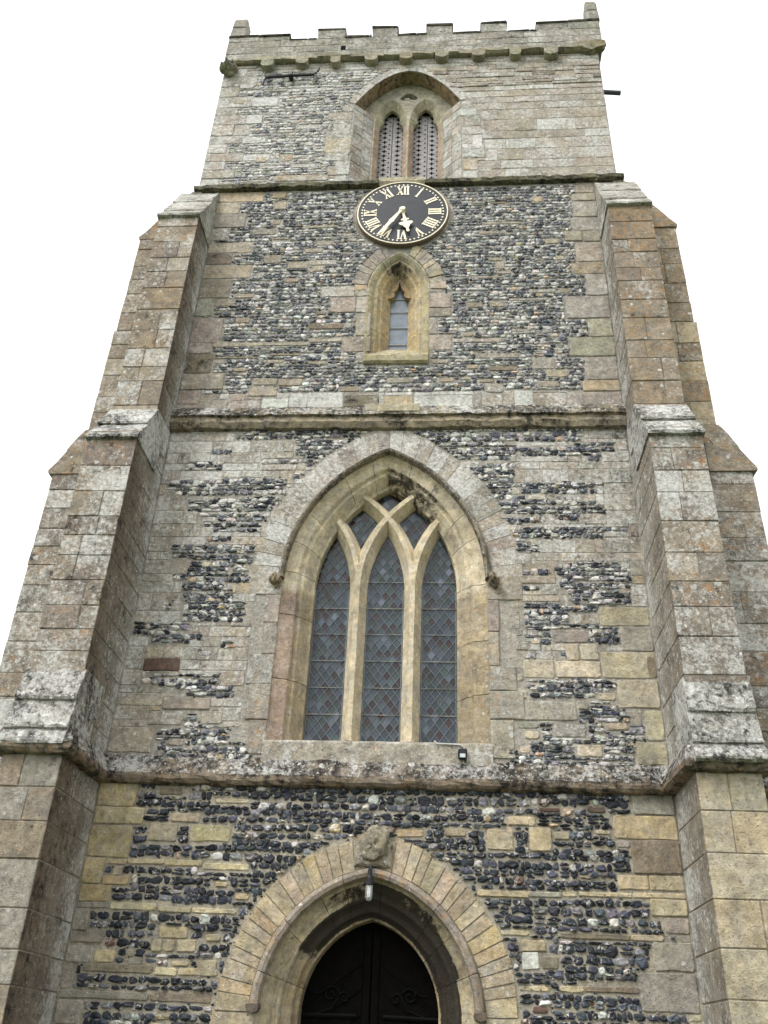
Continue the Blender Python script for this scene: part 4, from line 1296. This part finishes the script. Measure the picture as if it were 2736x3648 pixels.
for s in (-1, 1):                                                     # cusped ogee head
    X = lambda q: LAN.x0 + s * q
    outer = [(.30, 11.62), (.30, 12.5), (0.001, 12.55), (0.001, 12.20)]
    innr = [(.012, 12.13), (.03, 12.06), (.065, 12.0), (.088, 11.965), (.078, 11.93), (.072, 11.90), (.09, 11.87), (.118, 11.845), (.15, 11.83)]
    poly = [(X(a), z) for a, z in outer[::1]]
    poly = [(X(.30), 11.825), (X(.30), 12.55), (X(.001), 12.55), (X(.001), 12.22)] + [(X(a), z) for a, z in innr]
    V, F = plate(poly, [], .235)
    V2 = [(x, .34, z) for x, y, z in V]
    n = len(V)
    Fs = [tuple(i for i in f) for f in F] + [(i, (i + 1) % n, (i + 1) % n + n, i + n) for i in range(n)]
    mb.add(V + V2, Fs, (.36, .26, .14), (.05, .42, .25))  # dark crust value paints soffit shade onto the cusps
mb.build('cusped_head', STONE, lan)
mb = MB()
for k, (za, zb) in enumerate(((10.7, 10.935), (10.935, 11.285), (11.285, 11.62), (11.62, 11.90), (11.90, 12.3))):
    t = rg.uniform(-.006, .006)
    mb.add([(LAN.x0 - .16, .345 + t, za), (LAN.x0 + .16, .345, za), (LAN.x0 + .16, .345 - t, zb), (LAN.x0 - .16, .345, zb)], [(0, 1, 2, 3)], jit((.20, .23, .27), .1, rg))
mb.build('window_glass', GLASS, lan)
PALE = simple_mat('pale_bar', (.42, .42, .40), .5)
for zz in (10.935, 11.285, 11.62, 11.90):
    mb = MB()
    tube(mb, [(LAN.x0 - .15, .33, zz), (LAN.x0 + .15, .33, zz)], .0075, 6)
    mb.build('glazing_bar', PALE, lan)

# ---------------------------------------------------------------- belfry opening
mb = MB()
YB, YS = .28, .22                                                     # face of the two-light head; depth of the arch soffit
JW = .655
pa = BEL.path(0.0, 14.2, 30, 16)
nj = 16
pb = []
for i, (x, z) in enumerate(pa):
    if i < nj or i >= len(pa) - nj:
        pb.append((BEL.x0 + (-JW if i < nj else JW), YB, z))
    else:
        pb.append((BEL.x0 + (x - BEL.x0) * .99, YS + .06, z - .004))
nseg = 5
vs, fs, au, cs = [], [], [], []
for (xa, za), (xb, yb, zb) in zip(pa, pb):
    for k in range(nseg + 1):
        t = k / nseg
        vs.append((xa + (xb - xa) * t + RND.uniform(-.004, .004), -.004 + yb * t, za + (zb - za) * t + RND.uniform(-.004, .004)))
        top = 1 if za > 16.56 else 0
        au.append((.55 if not top else .08, .30 + .20 * top, .25 + .15 * top))
        cs.append((.35, .32, .26) if not top else (.36, .26, .15))
for i in range(len(pa) - 1):
    for k in range(nseg):
        fs.append((i * (nseg + 1) + k, i * (nseg + 1) + k + 1, (i + 1) * (nseg + 1) + k + 1, (i + 1) * (nseg + 1) + k))
mb.add(vs, fs, cols=cs, auxs=au)
# separate reveal stones, coursed, standing a little proud
for s in (-1, 1):
    z = 14.3
    while z < 16.5:
        h = min(RND.uniform(.16, .28), 16.55 - z)
        if h < .05:
            break
        for (ta, tb) in ((.02, .48), (.5, .98)):
            P = []
            for t in (ta, tb):
                P.append((BEL.x0 + s * ((1 - t) * .975 + t * JW), YB * t))
            o = RND.uniform(.006, .016)
            A, B_ = P
            nrm = Vector((B_[1] - A[1], -(B_[0] - A[0]))).normalized()
            if nrm.x * s > 0:
                nrm = -nrm
            col, ax = jit(TONE[RND.choice('gkgq')], .14), (RND.uniform(.45, .65), RND.uniform(.25, .45), .2)
            vs = []
            for d_ in (0, o):
                for (p, zz) in ((A, z + .006), (B_, z + .006), (B_, z + h - .006), (A, z + h - .006)):
                    vs.append((p[0] + nrm.x * d_, p[1] + nrm.y * d_, zz + RND.uniform(-.004, .004)))
            mb.add(vs, [(4, 5, 6, 7), (0, 1, 5, 4), (1, 2, 6, 5), (2, 3, 7, 6), (3, 0, 4, 7)], col, ax)
        z += h
bel = mb.build('belfry_opening', STONE, tower)
# two-light head: a plate with trefoiled lights and a small blind quatrefoil
def trefoil(cx, g):
    """outline of one light, widened by g for the chamfer at the front"""
    D = -.14
    half = [(.228 + g, 14.2), (.228 + g, 16.42 + D), (.222 + g, 16.52 + D), (.19 + g, 16.60 + D), (.152 + g * .8, 16.645 + D), (.142 + g * .7, 16.66 + D), (.158 + g, 16.72 + D), (.155 + g, 16.80 + D), (.125 + g, 16.90 + D), (.07 + g * .7, 16.985 + D), (0.0, 17.05 + D + g * 1.2)]
    if g > .02:                                                       # at the face the cusps run out into plain arches
        half = [(.228 + g, 14.2), (.228 + g, 16.42 + D), (.225 + g, 16.54 + D), (.216 + g, 16.65 + D), (.2 + g * .9, 16.76 + D), (.18 + g * .8, 16.86 + D), (.16 + g * .7, 16.93 + D), (.14 + g * .6, 17.0 + D), (.105 + g * .5, 17.08 + D), (.06 + g * .3, 17.15 + D), (0.0, 17.19 + D + g * .4)]
    return [(cx - a, z) for a, z in half] + [(cx + a, z) for a, z in half[-2::-1]]
mb = MB()
cL, cR = BEL.x0 - .318, BEL.x0 + .322
LH = [trefoil(c, .075) for c in (cL, cR)]
LI = [trefoil(c, 0.0) for c in (cL, cR)]
quat = []
for k in range(28):
    a = 2 * PI * k / 28
    r = .125 + .018 * math.cos(3 * a + PI / 2)
    quat.append((BEL.x0 - .0 + r * 1.25 * math.cos(a), 17.13 + r * math.sin(a) * .85))
topp = [(x, z) for x, y, z in pb[nj:len(pb) - nj]]
outline = [(BEL.x0 - JW - .03, 14.2), (BEL.x0 - JW - .03, 16.54)] + topp[1:-1] + [(BEL.x0 + JW + .03, 16.54), (BEL.x0 + JW + .03, 14.2)] + LH[1][::-1] + LH[0][::-1]
V, F = plate(outline, [quat[::-1]], YB)
mb.add(V, F, (.40, .37, .27), (.36, .28, .12))
for a, b_ in zip(LH, LI):
    n = len(a)
    vs = [(x, YB, z) for x, z in a] + [(x, YB + .11, z) for x, z in b_] + [(x, YB + .18, z) for x, z in b_]
    mb.add(vs, [(i, i + 1, i + 1 + n, i + n) for i in range(n - 1)] + [(i + n, i + 1 + n, i + 1 + 2 * n, i + 2 * n) for i in range(n - 1)], cols=[((.42, .30, .20) if p[2] < 16.3 else (.40, .36, .24)) for p in vs], auxs=[(.25, .25, .2)] * len(vs))
n = len(quat)
mb.add([(x, YB, z) for x, z in quat] + [(x, YB + .12, z) for x, z in quat], [(i, (i + 1) % n, (i + 1) % n + n, i + n) for i in range(n)] + [tuple(n + i for i in range(n))], (.40, .36, .28), (.4, .35, .1))
mb.build('tracery', STONE, bel)
mb = MB()
for (x, z, r) in ((-.085, 17.05, .05), (.0, 17.055, .065), (.09, 17.06, .05), (-.03, 17.11, .045), (.05, 17.12, .04)):
    polyblock(mb, [(BEL.x0 + x + r * math.cos(a) * 1.2, z + r * math.sin(a) * .75) for a in [2 * PI * i / 9 for i in range(9)]], -.30, (.54, .5, .44), (.5, .2, .1), ch=.03, back=-.41, j=.01)
mb.build('rubble_fill', STONE, bel)
# boards with quatrefoil and dot holes laid on as flat black shade
YL = .52
for c, gapx in ((cL, .015), (cR, .035)):
    for i, (xa, xb) in enumerate(((c - .26, c + gapx - .005), (c + gapx + .005, c + .26))):
        mb = MB()
        stonebox(mb, xa, xb, YL, YL + .03, 14.2, 16.90, (0, 0, 0), (0, 0, 0), c=.004, g=0, j=0.001)
        w = xb - xa
        yq = YL - .003
        def disc(x, z, rx, rz, n=10):
            mb.add([(x + rx * math.cos(2 * PI * q / n), yq, z + rz * math.sin(2 * PI * q / n)) for q in range(n)], [tuple(range(n))], mi=1)
        z = 14.42
        qx = (c - .125) if i == 0 else (c + .12)
        if gapx < .03:
            dots = (c - .21, c - .035) if i == 0 else (c + .215,)
        else:
            dots = (c - .205, c - .01) if i == 0 else (c + .215,)
        while z < 16.86:
            n = 32
            P = []
            for q in range(n):                                        # four-lobed black patch for a hole's shade
                a = 2 * PI * q / n
                r = .029 + .0125 * math.cos(4 * a)
                P.append((qx + r * math.cos(a) * 1.2, yq, z + r * math.sin(a) * 1.15))
            mb.add(P, [tuple(range(n))], mi=1)
            for dx in dots:
                if xa < dx - .015 and dx + .015 < xb:
                    disc(dx, z + .066, .0165, .02)
            z += .132
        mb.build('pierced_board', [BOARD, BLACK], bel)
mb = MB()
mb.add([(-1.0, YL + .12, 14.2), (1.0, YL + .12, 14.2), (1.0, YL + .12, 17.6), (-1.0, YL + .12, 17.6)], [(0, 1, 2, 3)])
mb.build('dark_backing', BLACK, bel)  # black sheet stands in for the shade inside the belfry

# ---------------------------------------------------------------- parapet, battlements, corbels
PX0, PX1, PY = -3.605, 3.675, -.07
mb = MB()
TH = .32
T0, T1 = 17.99, 18.60
auxP = lambda x, z: (RND.uniform(.44, .54), RND.uniform(.36, .46), RND.uniform(.15, .25))
PT = ('P', 'P', 'g', 'P')
core(mb, PX0, PX1, PY, PY + TH, T0, T1, (.31, .285, .22))
core(mb, PX0, PX1, DEPTH + .07 - TH, DEPTH + .07, T0, T1, (.27, .25, .18))
core(mb, PX0, PX0 + TH, PY + TH, DEPTH - TH, T0, T1, (.27, .25, .18))
core(mb, PX1 - TH, PX1, PY + TH, DEPTH - TH, T0, T1, (.27, .25, .18))
z = T0
while z < T1 - .02:
    h = RND.uniform(.17, .24)
    if z + h > T1 - .1:
        h = T1 - z
    x = PX0
    while x < PX1 - .02:
        L = RND.uniform(.4, .8)
        if x + L > PX1 - .3:
            L = PX1 - x
        stonebox(mb, x, x + L, PY + RND.uniform(-.004, .004), PY + TH, z, z + h, jit(TONE[RND.choice(PT)], .05), auxP(x, z), g=.001, c=.004)
        x += L
    for xx in (PX0, PX1):
        y = PY + TH
        while y < DEPTH - TH:
            L = RND.uniform(.5, .9)
            xa, xb = (PX0, PX0 + TH) if xx == PX0 else (PX1 - TH, PX1)
            stonebox(mb, xa, xb, y, min(y + L, DEPTH - TH), z, z + h, jit(TONE[RND.choice(PT)], .1), auxP(0, z), g=.002)
            y += L
    z += h
# drain hole in the parapet, its shade put in as a black block
par = mb.build('parapet', STONE, tower)
mb = MB()
stonebox(mb, -1.335, -1.235, PY - .012, PY + .05, 18.19, 18.32, (.01, .01, .01), (0, .6, 0), c=.004, g=0)
mb.build('drain_hole_shade', BLACK, par)

def merlon(xa, xb, z1, y0=PY, y1=PY + TH, zb=T1, cop=True, lab=None):
    m2 = MB()
    n = max(1, round((xb - xa) / .55))
    for i in range(n):
        a, b_ = xa + (xb - xa) * i / n, xa + (xb - xa) * (i + 1) / n
        stonebox(m2, a, b_, y0 + RND.uniform(-.004, .004), y1, zb, z1 - .05, jit(TONE[RND.choice(PT)], .1), auxP(a, 19), g=.001, c=.005)
        if cop:
            stonebox(m2, a - (.012 if i == 0 else 0), b_ + (.012 if i == n - 1 else 0), y0 - .028, y1 + .02, z1 - .052, z1 + RND.uniform(-.012, .012), jit((.17, .15, .11), .12), (.3, .55, .1), c=.015, g=.001, j=.008)
    o = m2.build('merlon', STONE, par)
    if lab:
        o['label'] = lab
    return o
merlon(-3.60, -2.38, 18.80, lab='long low merlon with a broken end beside the left corner')
for xa, xb in ((-1.815, -1.275), (-.732, -.238), (.335, .838), (1.395, 1.888)):
    merlon(xa, xb, 18.925)
merlon(2.46, 3.67, 18.875, lab='long merlon running to the right corner')
def ledge(xa, xb, z1):
    m2 = MB()
    x = xa
    while x < xb - .05:
        L = min(RND.uniform(.25, .5), xb - x)
        stonebox(m2, x, x + L, PY - .02, PY + TH + .02, T1 - .01, z1 + RND.uniform(-.014, .014), jit((.17, .15, .11), .12), (.3, .55, .1), c=.015, g=.001, j=.008)
        x += L
    m2.build('crenel_ledge', STONE, par)
for xa, xb, zz in ((-2.375, -1.82, 18.62), (-1.27, -.737, 18.66), (-.233, .33, 18.655), (.843, 1.39, 18.63), (1.893, 2.455, 18.60)):
    ledge(xa, xb, zz)
for y in (1.2, 2.3, 3.4, 4.5, 5.6):                                   # battlements on the flanks and the east side
    for xa, xb in ((PX0, PX0 + TH), (PX1 - TH, PX1)):
        merlon(xa, xb, 18.85, y, y + .55)
for x in (-3.3, -2.2, -1.1, 0, 1.1, 2.2):
    merlon(x, x + .55, 18.85, DEPTH + .07 - TH, DEPTH + .07)
for (xa, xb, zb, zt, lab) in ((-3.60, -3.28, 18.78, 19.42, 'square pinnacle stump on the left corner'), (3.435, 3.685, 18.86, 19.53, 'square pinnacle stump on the right corner')):
    m2 = MB()
    stonebox(m2, xa, xb, PY - .005, PY + .3, zb, zb + (zt - zb) * .52, jit(TONE['g'], .08), (.45, .36, .2), c=.02, g=0, j=.008)
    stonebox(m2, xa + .012, xb - .012, PY + .005, PY + .29, zb + (zt - zb) * .52, zt, jit(TONE['g'], .08), (.45, .38, .2), c=.03, g=0, j=.01)
    o = m2.build('pinnacle', STONE, par)
    o['label'] = lab
# string under the parapet, in worn lengths, and the corbels that carry it
m2 = MB()
x = -3.45
while x < 3.45:
    L = min(RND.uniform(.35, .65), 3.5 - x)
    d = RND.uniform(.03, .07)
    prism(m2, [(.02, 18.02), (PY - d * .2, 18.03), (PY - d, 17.98), (PY - d, 17.91 + RND.uniform(-.02, .02)), (PY - .0, 17.895), (.02, 17.895)], x + .003, x + L - .003, 'x', jit((.36, .325, .225), .12), (.36, .36, .2), n=4, j=.010)
    x += L
m2.build('corbel_string', STONE, par)
for k, (cx, cz, w) in enumerate(((-2.715, 17.76, .25), (-2.045, 17.80, .235), (-1.40, 17.785, .19), (-.715, 17.82, .25), (-.05, 17.82, .24), (.635, 17.83, .25), (1.325, 17.83, .25), (2.02, 17.82, .21), (2.685, 17.80, .26))):
    m2 = MB()
    P = [(-w / 2, .09), (-w / 2, -.01)] + [(-w / 2 * math.cos(a), -.03 - .085 * math.sin(a)) for a in [PI * i / 8 for i in range(9)]] + [(w / 2, -.01), (w / 2, .09)]
    prism(m2, [(cx + a, cz + z) for a, z in P], -.15, .01, 'y', jit((.33, .30, .20), .12), (.36, .38, .2), n=5, j=.006)
    m2.build('corbel', STONE, par)
m2 = MB()                                                             # broken string end at the right corner
prism(m2, [(3.2, 18.06), (3.42, 18.09), (3.55, 18.13), (3.71, 18.10), (3.72, 17.99), (3.66, 17.90), (3.52, 17.87), (3.44, 17.80), (3.36, 17.83), (3.22, 17.93)], -.13, .0, 'y', (.27, .235, .14), (.35, .42, .25), n=6, j=.014)
m2.build('corner_string', STONE, par)
g = sculpt('gargoyle', tower, (-3.46, -.07, 17.68), (.15, .15, .15), [(-.35, .3, .35, -.5), (.35, .2, .35, -.5), (0, -.1, .3, .6), (.1, -.55, .35, -.5), (-.7, -.2, .3, .5), (.6, .55, .3, .5), (-.5, .75, .3, .4)],
           (.29, .26, .17), (.4, .46, .2), seed=12, rough=.1)
mb = MB()
tube(mb, [(3.40, .50, 17.46), (3.57, .50, 17.44), (3.80, .50, 17.40), (4.03, .49, 17.35)], .045, 10)
mb.build('waterspout', PIPE, tower)
mb = MB()                                                             # iron tie plate, forked at both ends
ty = -.085
tube(mb, [(-2.68, ty, 17.37), (-2.23, ty, 17.385), (-1.78, ty, 17.40)], .028, 8)
tube(mb, [(-2.66, ty, 17.37), (-2.71, ty, 17.39), (-2.735, ty, 17.45), (-2.735, ty, 17.54)], .026, 8, r1=.018)
tube(mb, [(-2.66, ty, 17.37), (-2.71, ty, 17.33), (-2.74, ty, 17.24), (-2.745, ty, 17.14)], .026, 8, r1=.018)
tube(mb, [(-1.80, ty, 17.40), (-1.755, ty, 17.43), (-1.72, ty, 17.50), (-1.70, ty, 17.60)], .026, 8, r1=.018)
tube(mb, [(-1.80, ty, 17.40), (-1.755, ty, 17.36), (-1.735, ty, 17.28), (-1.73, ty, 17.18)], .026, 8, r1=.018)
stonebox(mb, -2.27, -2.19, ty - .06, .0, 17.33, 17.44, (0, 0, 0), (0, 0, 0), c=.01, g=0)
mb.build('wall_tie', IRON, tower)

# ---------------------------------------------------------------- clock
CX, CZ = .002, 13.462
clock = empty('tower_clock', (CX, -.09, CZ))
tag(clock, 'round black tower clock with cream Roman numerals above the lancet window', 'clock')
def cpart(mb, name, mat):
    o = mb.build(name, mat, clock)
    o.location = (-CX, .09, -CZ)
    return o
YF = -.09
mb = MB()
n = 72
R0 = .745
ring = lambda r, y: [(CX + r * math.cos(2 * PI * k / n), y, CZ + r * math.sin(2 * PI * k / n)) for k in range(n)]
mb.add(ring(R0, YF) + ring(R0, -.02), [tuple(range(n))] + [(k, (k + 1) % n, (k + 1) % n + n, k + n) for k in range(n)])
cpart(mb, 'dial', DIAL)
mb = MB()
V = ring(.732, YF - .001) + ring(.735, YF - .012) + ring(.750, YF - .012) + ring(.754, YF - .004)
mb.add(V, [(r * n + k, r * n + (k + 1) % n, (r + 1) * n + (k + 1) % n, (r + 1) * n + k) for r in range(3) for k in range(n)])
cpart(mb, 'rim', GILT)
mb = MB()
V = ring(.757, YF - .003) + ring(.768, YF + .012) + ring(.768, -.02)
mb.add(V, [(r * n + k, r * n + (k + 1) % n, (r + 1) * n + (k + 1) % n, (r + 1) * n + k) for r in range(2) for k in range(n)])
cpart(mb, 'edge_band', COPPER)
for k in range(60):
    mb = MB()
    a = 2 * PI * k / 60
    x, z = CX + .672 * math.sin(a), CZ + .672 * math.cos(a)
    r = .0145 if k % 5 else .016
    mb.add([(x + r * math.cos(2 * PI * q / 10), YF - .006, z + r * math.sin(2 * PI * q / 10)) for q in range(10)] + [(x + r * math.cos(2 * PI * q / 10), YF, z + r * math.sin(2 * PI * q / 10)) for q in range(10)],
           [tuple(range(10))] + [(q, (q + 1) % 10, (q + 1) % 10 + 10, q + 10) for q in range(10)])
    cpart(mb, 'minute_dot', GILT)
def slab(mb, pts, y0, th):
    n = len(pts)
    V, F = plate(pts, [], y0 - th)
    mb.add(V + [(x, y0, z) for x, _, z in V], list(F) + [(i, (i + 1) % n, (i + 1) % n + n, i + n) for i in range(n)])
NUM = {1: 'I', 2: 'II', 3: 'III', 4: 'IIII', 5: 'V', 6: 'VI', 7: 'VII', 8: 'VIII', 9: 'IX', 10: 'X', 11: 'XI', 12: 'XII'}
GW = {'I': .052, 'V': .105, 'X': .105}
RI, RO = .435, .635
for h, s in NUM.items():
    mb = MB()
    a = 2 * PI * h / 12
    er, et = Vector((math.sin(a), math.cos(a))), Vector((math.cos(a), -math.sin(a)))
    tot = sum(GW[c] for c in s)
    u = -tot / 2
    lim = min(1.0, .27 / tot)
    def stroke(u0, u1, w):
        p = []
        for (uu, r) in ((u0 - w / 2, RI), (u0 + w / 2, RI), (u1 + w / 2, RO), (u1 - w / 2, RO)):
            q = er * r + et * uu
            p.append((CX + q.x, CZ + q.y))
        slab(mb, p, YF, .006)
    def serif(u0, r, w):
        p = []
        for (uu, rr) in ((u0 - w / 2, r - .006), (u0 + w / 2, r - .006), (u0 + w / 2, r + .006), (u0 - w / 2, r + .006)):
            q = er * rr + et * uu
            p.append((CX + q.x, CZ + q.y))
        slab(mb, p, YF, .0065)
    for c in s:
        w = GW[c]
        m_ = u + w / 2
        if c == 'I':
            stroke(m_, m_, .030)
        elif c == 'V':
            stroke(m_ + .004, m_ - .036, .032)
            stroke(m_ + .004, m_ + .036, .016)
            serif(m_ - .036, RO, .052); serif(m_ + .036, RO, .04)
        else:
            stroke(m_ + .036, m_ - .036, .032)
            stroke(m_ - .036, m_ + .036, .015)
            for r_ in (RI, RO):
                serif(m_ - .036, r_, .046); serif(m_ + .036, r_, .046)
        u += w
    for run in [r_ for r_ in (s,) if 'I' in r_]:                       # one serif bar joins neighbouring strokes
        k0, k1 = s.find('I'), s.rfind('I')
        ua = -tot / 2 + sum(GW[c] for c in s[:k0])
        ub = -tot / 2 + sum(GW[c] for c in s[:k1 + 1])
        if s != 'IX':
            serif((ua + ub) / 2, RO, ub - ua); serif((ua + ub) / 2, RI, ub - ua)
        else:
            serif((ua + ub) / 2, RO, .05); serif((ua + ub) / 2, RI, .05)
    o = cpart(mb, 'numeral', GILT)
def hand(name, ang, outline, y0):
    a = math.radians(ang)
    er, et = Vector((math.sin(a), math.cos(a))), Vector((math.cos(a), -math.sin(a)))
    outline = [(r, u * .85) for r, u in outline]
    full = outline + [(r, -u) for r, u in outline[::-1] if u > 1e-6]
    P = []
    for r, u in full:
        q = er * r + et * u
        P.append((CX + q.x, CZ + q.y))
    mb = MB()
    slab(mb, P, y0, .014)
    return cpart(mb, name, GILT)
hand('hour_hand', 168, [(-.05, 0), (-.04, .03), (0, .045), (.05, .03), (.10, .022), (.20, .030), (.215, .075), (.235, .08), (.245, .035), (.275, .03), (.285, .115), (.31, .14), (.335, .12), (.36, .075), (.40, .05), (.44, .022), (.50, .030), (.515, .02), (.52, 0)], YF - .035)
hand('minute_hand', 211.5, [(-.06, 0), (-.05, .03), (0, .05), (.05, .036), (.10, .022), (.30, .042), (.34, .05), (.345, .036), (.62, .026), (.66, 0)], YF - .065)
mb = MB()
prof = [(.05, YF), (.05, YF - .08), (.035, YF - .092), (0.0, YF - .094)]
vs = []
for r, y in prof:
    for k in range(16):
        vs.append((CX + r * math.cos(2 * PI * k / 16), y, CZ + r * math.sin(2 * PI * k / 16)))
mb.add(vs, [(r * 16 + k, r * 16 + (k + 1) % 16, (r + 1) * 16 + (k + 1) % 16, (r + 1) * 16 + k) for r in range(3) for k in range(16)])
cpart(mb, 'hub', GILT)

# ---------------------------------------------------------------- lamp over the door
LX, LY = -.056, -.20
lamp = empty('wall_lamp', (LX, LY, 3.1))
tag(lamp, 'small black lamp with clear glass cover hanging at the crown of the door arch', 'lamp')
def lpart(mb, name, mat, smooth=False):
    o = mb.build(name, mat, lamp, smooth=smooth)
    o.location = (-LX, -LY, -3.1)
    return o
mb = MB()
tube(mb, [(LX, -.02, 3.27), (LX, -.10, 3.265), (LX, LY + .02, 3.25), (LX, LY, 3.22), (LX, LY, 3.14)], .022, 10)
stonebox(mb, LX - .03, LX + .03, -.045, -.01, 3.21, 3.33, (0, 0, 0), (0, 0, 0), c=.006, g=0)
lpart(mb, 'bracket', PLASTIC)
mb = MB()
lathe(mb, [(.0, 3.165), (.03, 3.165), (.036, 3.14), (.036, 3.115), (.055, 3.105), (.055, 3.075), (.042, 3.068), (.0, 3.068)], LX, LY, 20)
lpart(mb, 'lamp_holder', PLASTIC)
mb = MB()
lathe(mb, [(.038, 3.07), (.040, 3.0), (.038, 2.95), (.028, 2.925), (.012, 2.915), (.0, 2.914)], LX, LY, 20)
lpart(mb, 'glass_cover', LAMPGLASS, True)
mb = MB()
for dx, dy in ((-.012, -.012), (.012, -.012), (-.012, .012), (.012, .012)):
    tube(mb, [(LX + dx, LY + dy, 3.068), (LX + dx, LY + dy, 2.955)], .0085, 8)
lpart(mb, 'bulb', BULB)

# ---------------------------------------------------------------- security light by the window sill
sx, sz = .917, 4.475
sl = empty('security_sensor', (sx, -.08, sz))
tag(sl, 'small black sensor light with pale lens fixed at the right end of the window sill', 'sensor light')
def spart(mb, name, mat):
    o = mb.build(name, mat, sl)
    o.location = (-sx, .08, -sz)
mb = MB()
stonebox(mb, sx - .05, sx + .05, -.13, -.055, sz - .06, sz + .06, (0, 0, 0), (0, 0, 0), c=.012, g=0, j=0)
stonebox(mb, sx - .03, sx + .03, -.06, -.03, sz - .04, sz + .05, (0, 0, 0), (0, 0, 0), c=.004, g=0, j=0)
spart(mb, 'housing', PLASTIC)
mb = MB()
stonebox(mb, sx - .03, sx + .032, -.138, -.128, sz - .045, sz + .0, (0, 0, 0), (0, 0, 0), c=.004, g=0, j=0)
spart(mb, 'lens', LENS)
mb = MB()
tube(mb, [(.60, .10, 4.68), (.61, -.035, 4.635), (.63, -.05, 4.605), (.75, -.05, 4.603), (.89, -.05, 4.597), (.93, -.05, 4.57), (.955, -.05, 4.52), (.968, -.05, 4.44), (.97, -.05, 4.40), (.955, -.055, 4.375), (.93, -.06, 4.385), (.92, -.065, 4.42)], .0085, 8)
spart(mb, 'cable', CABLE)
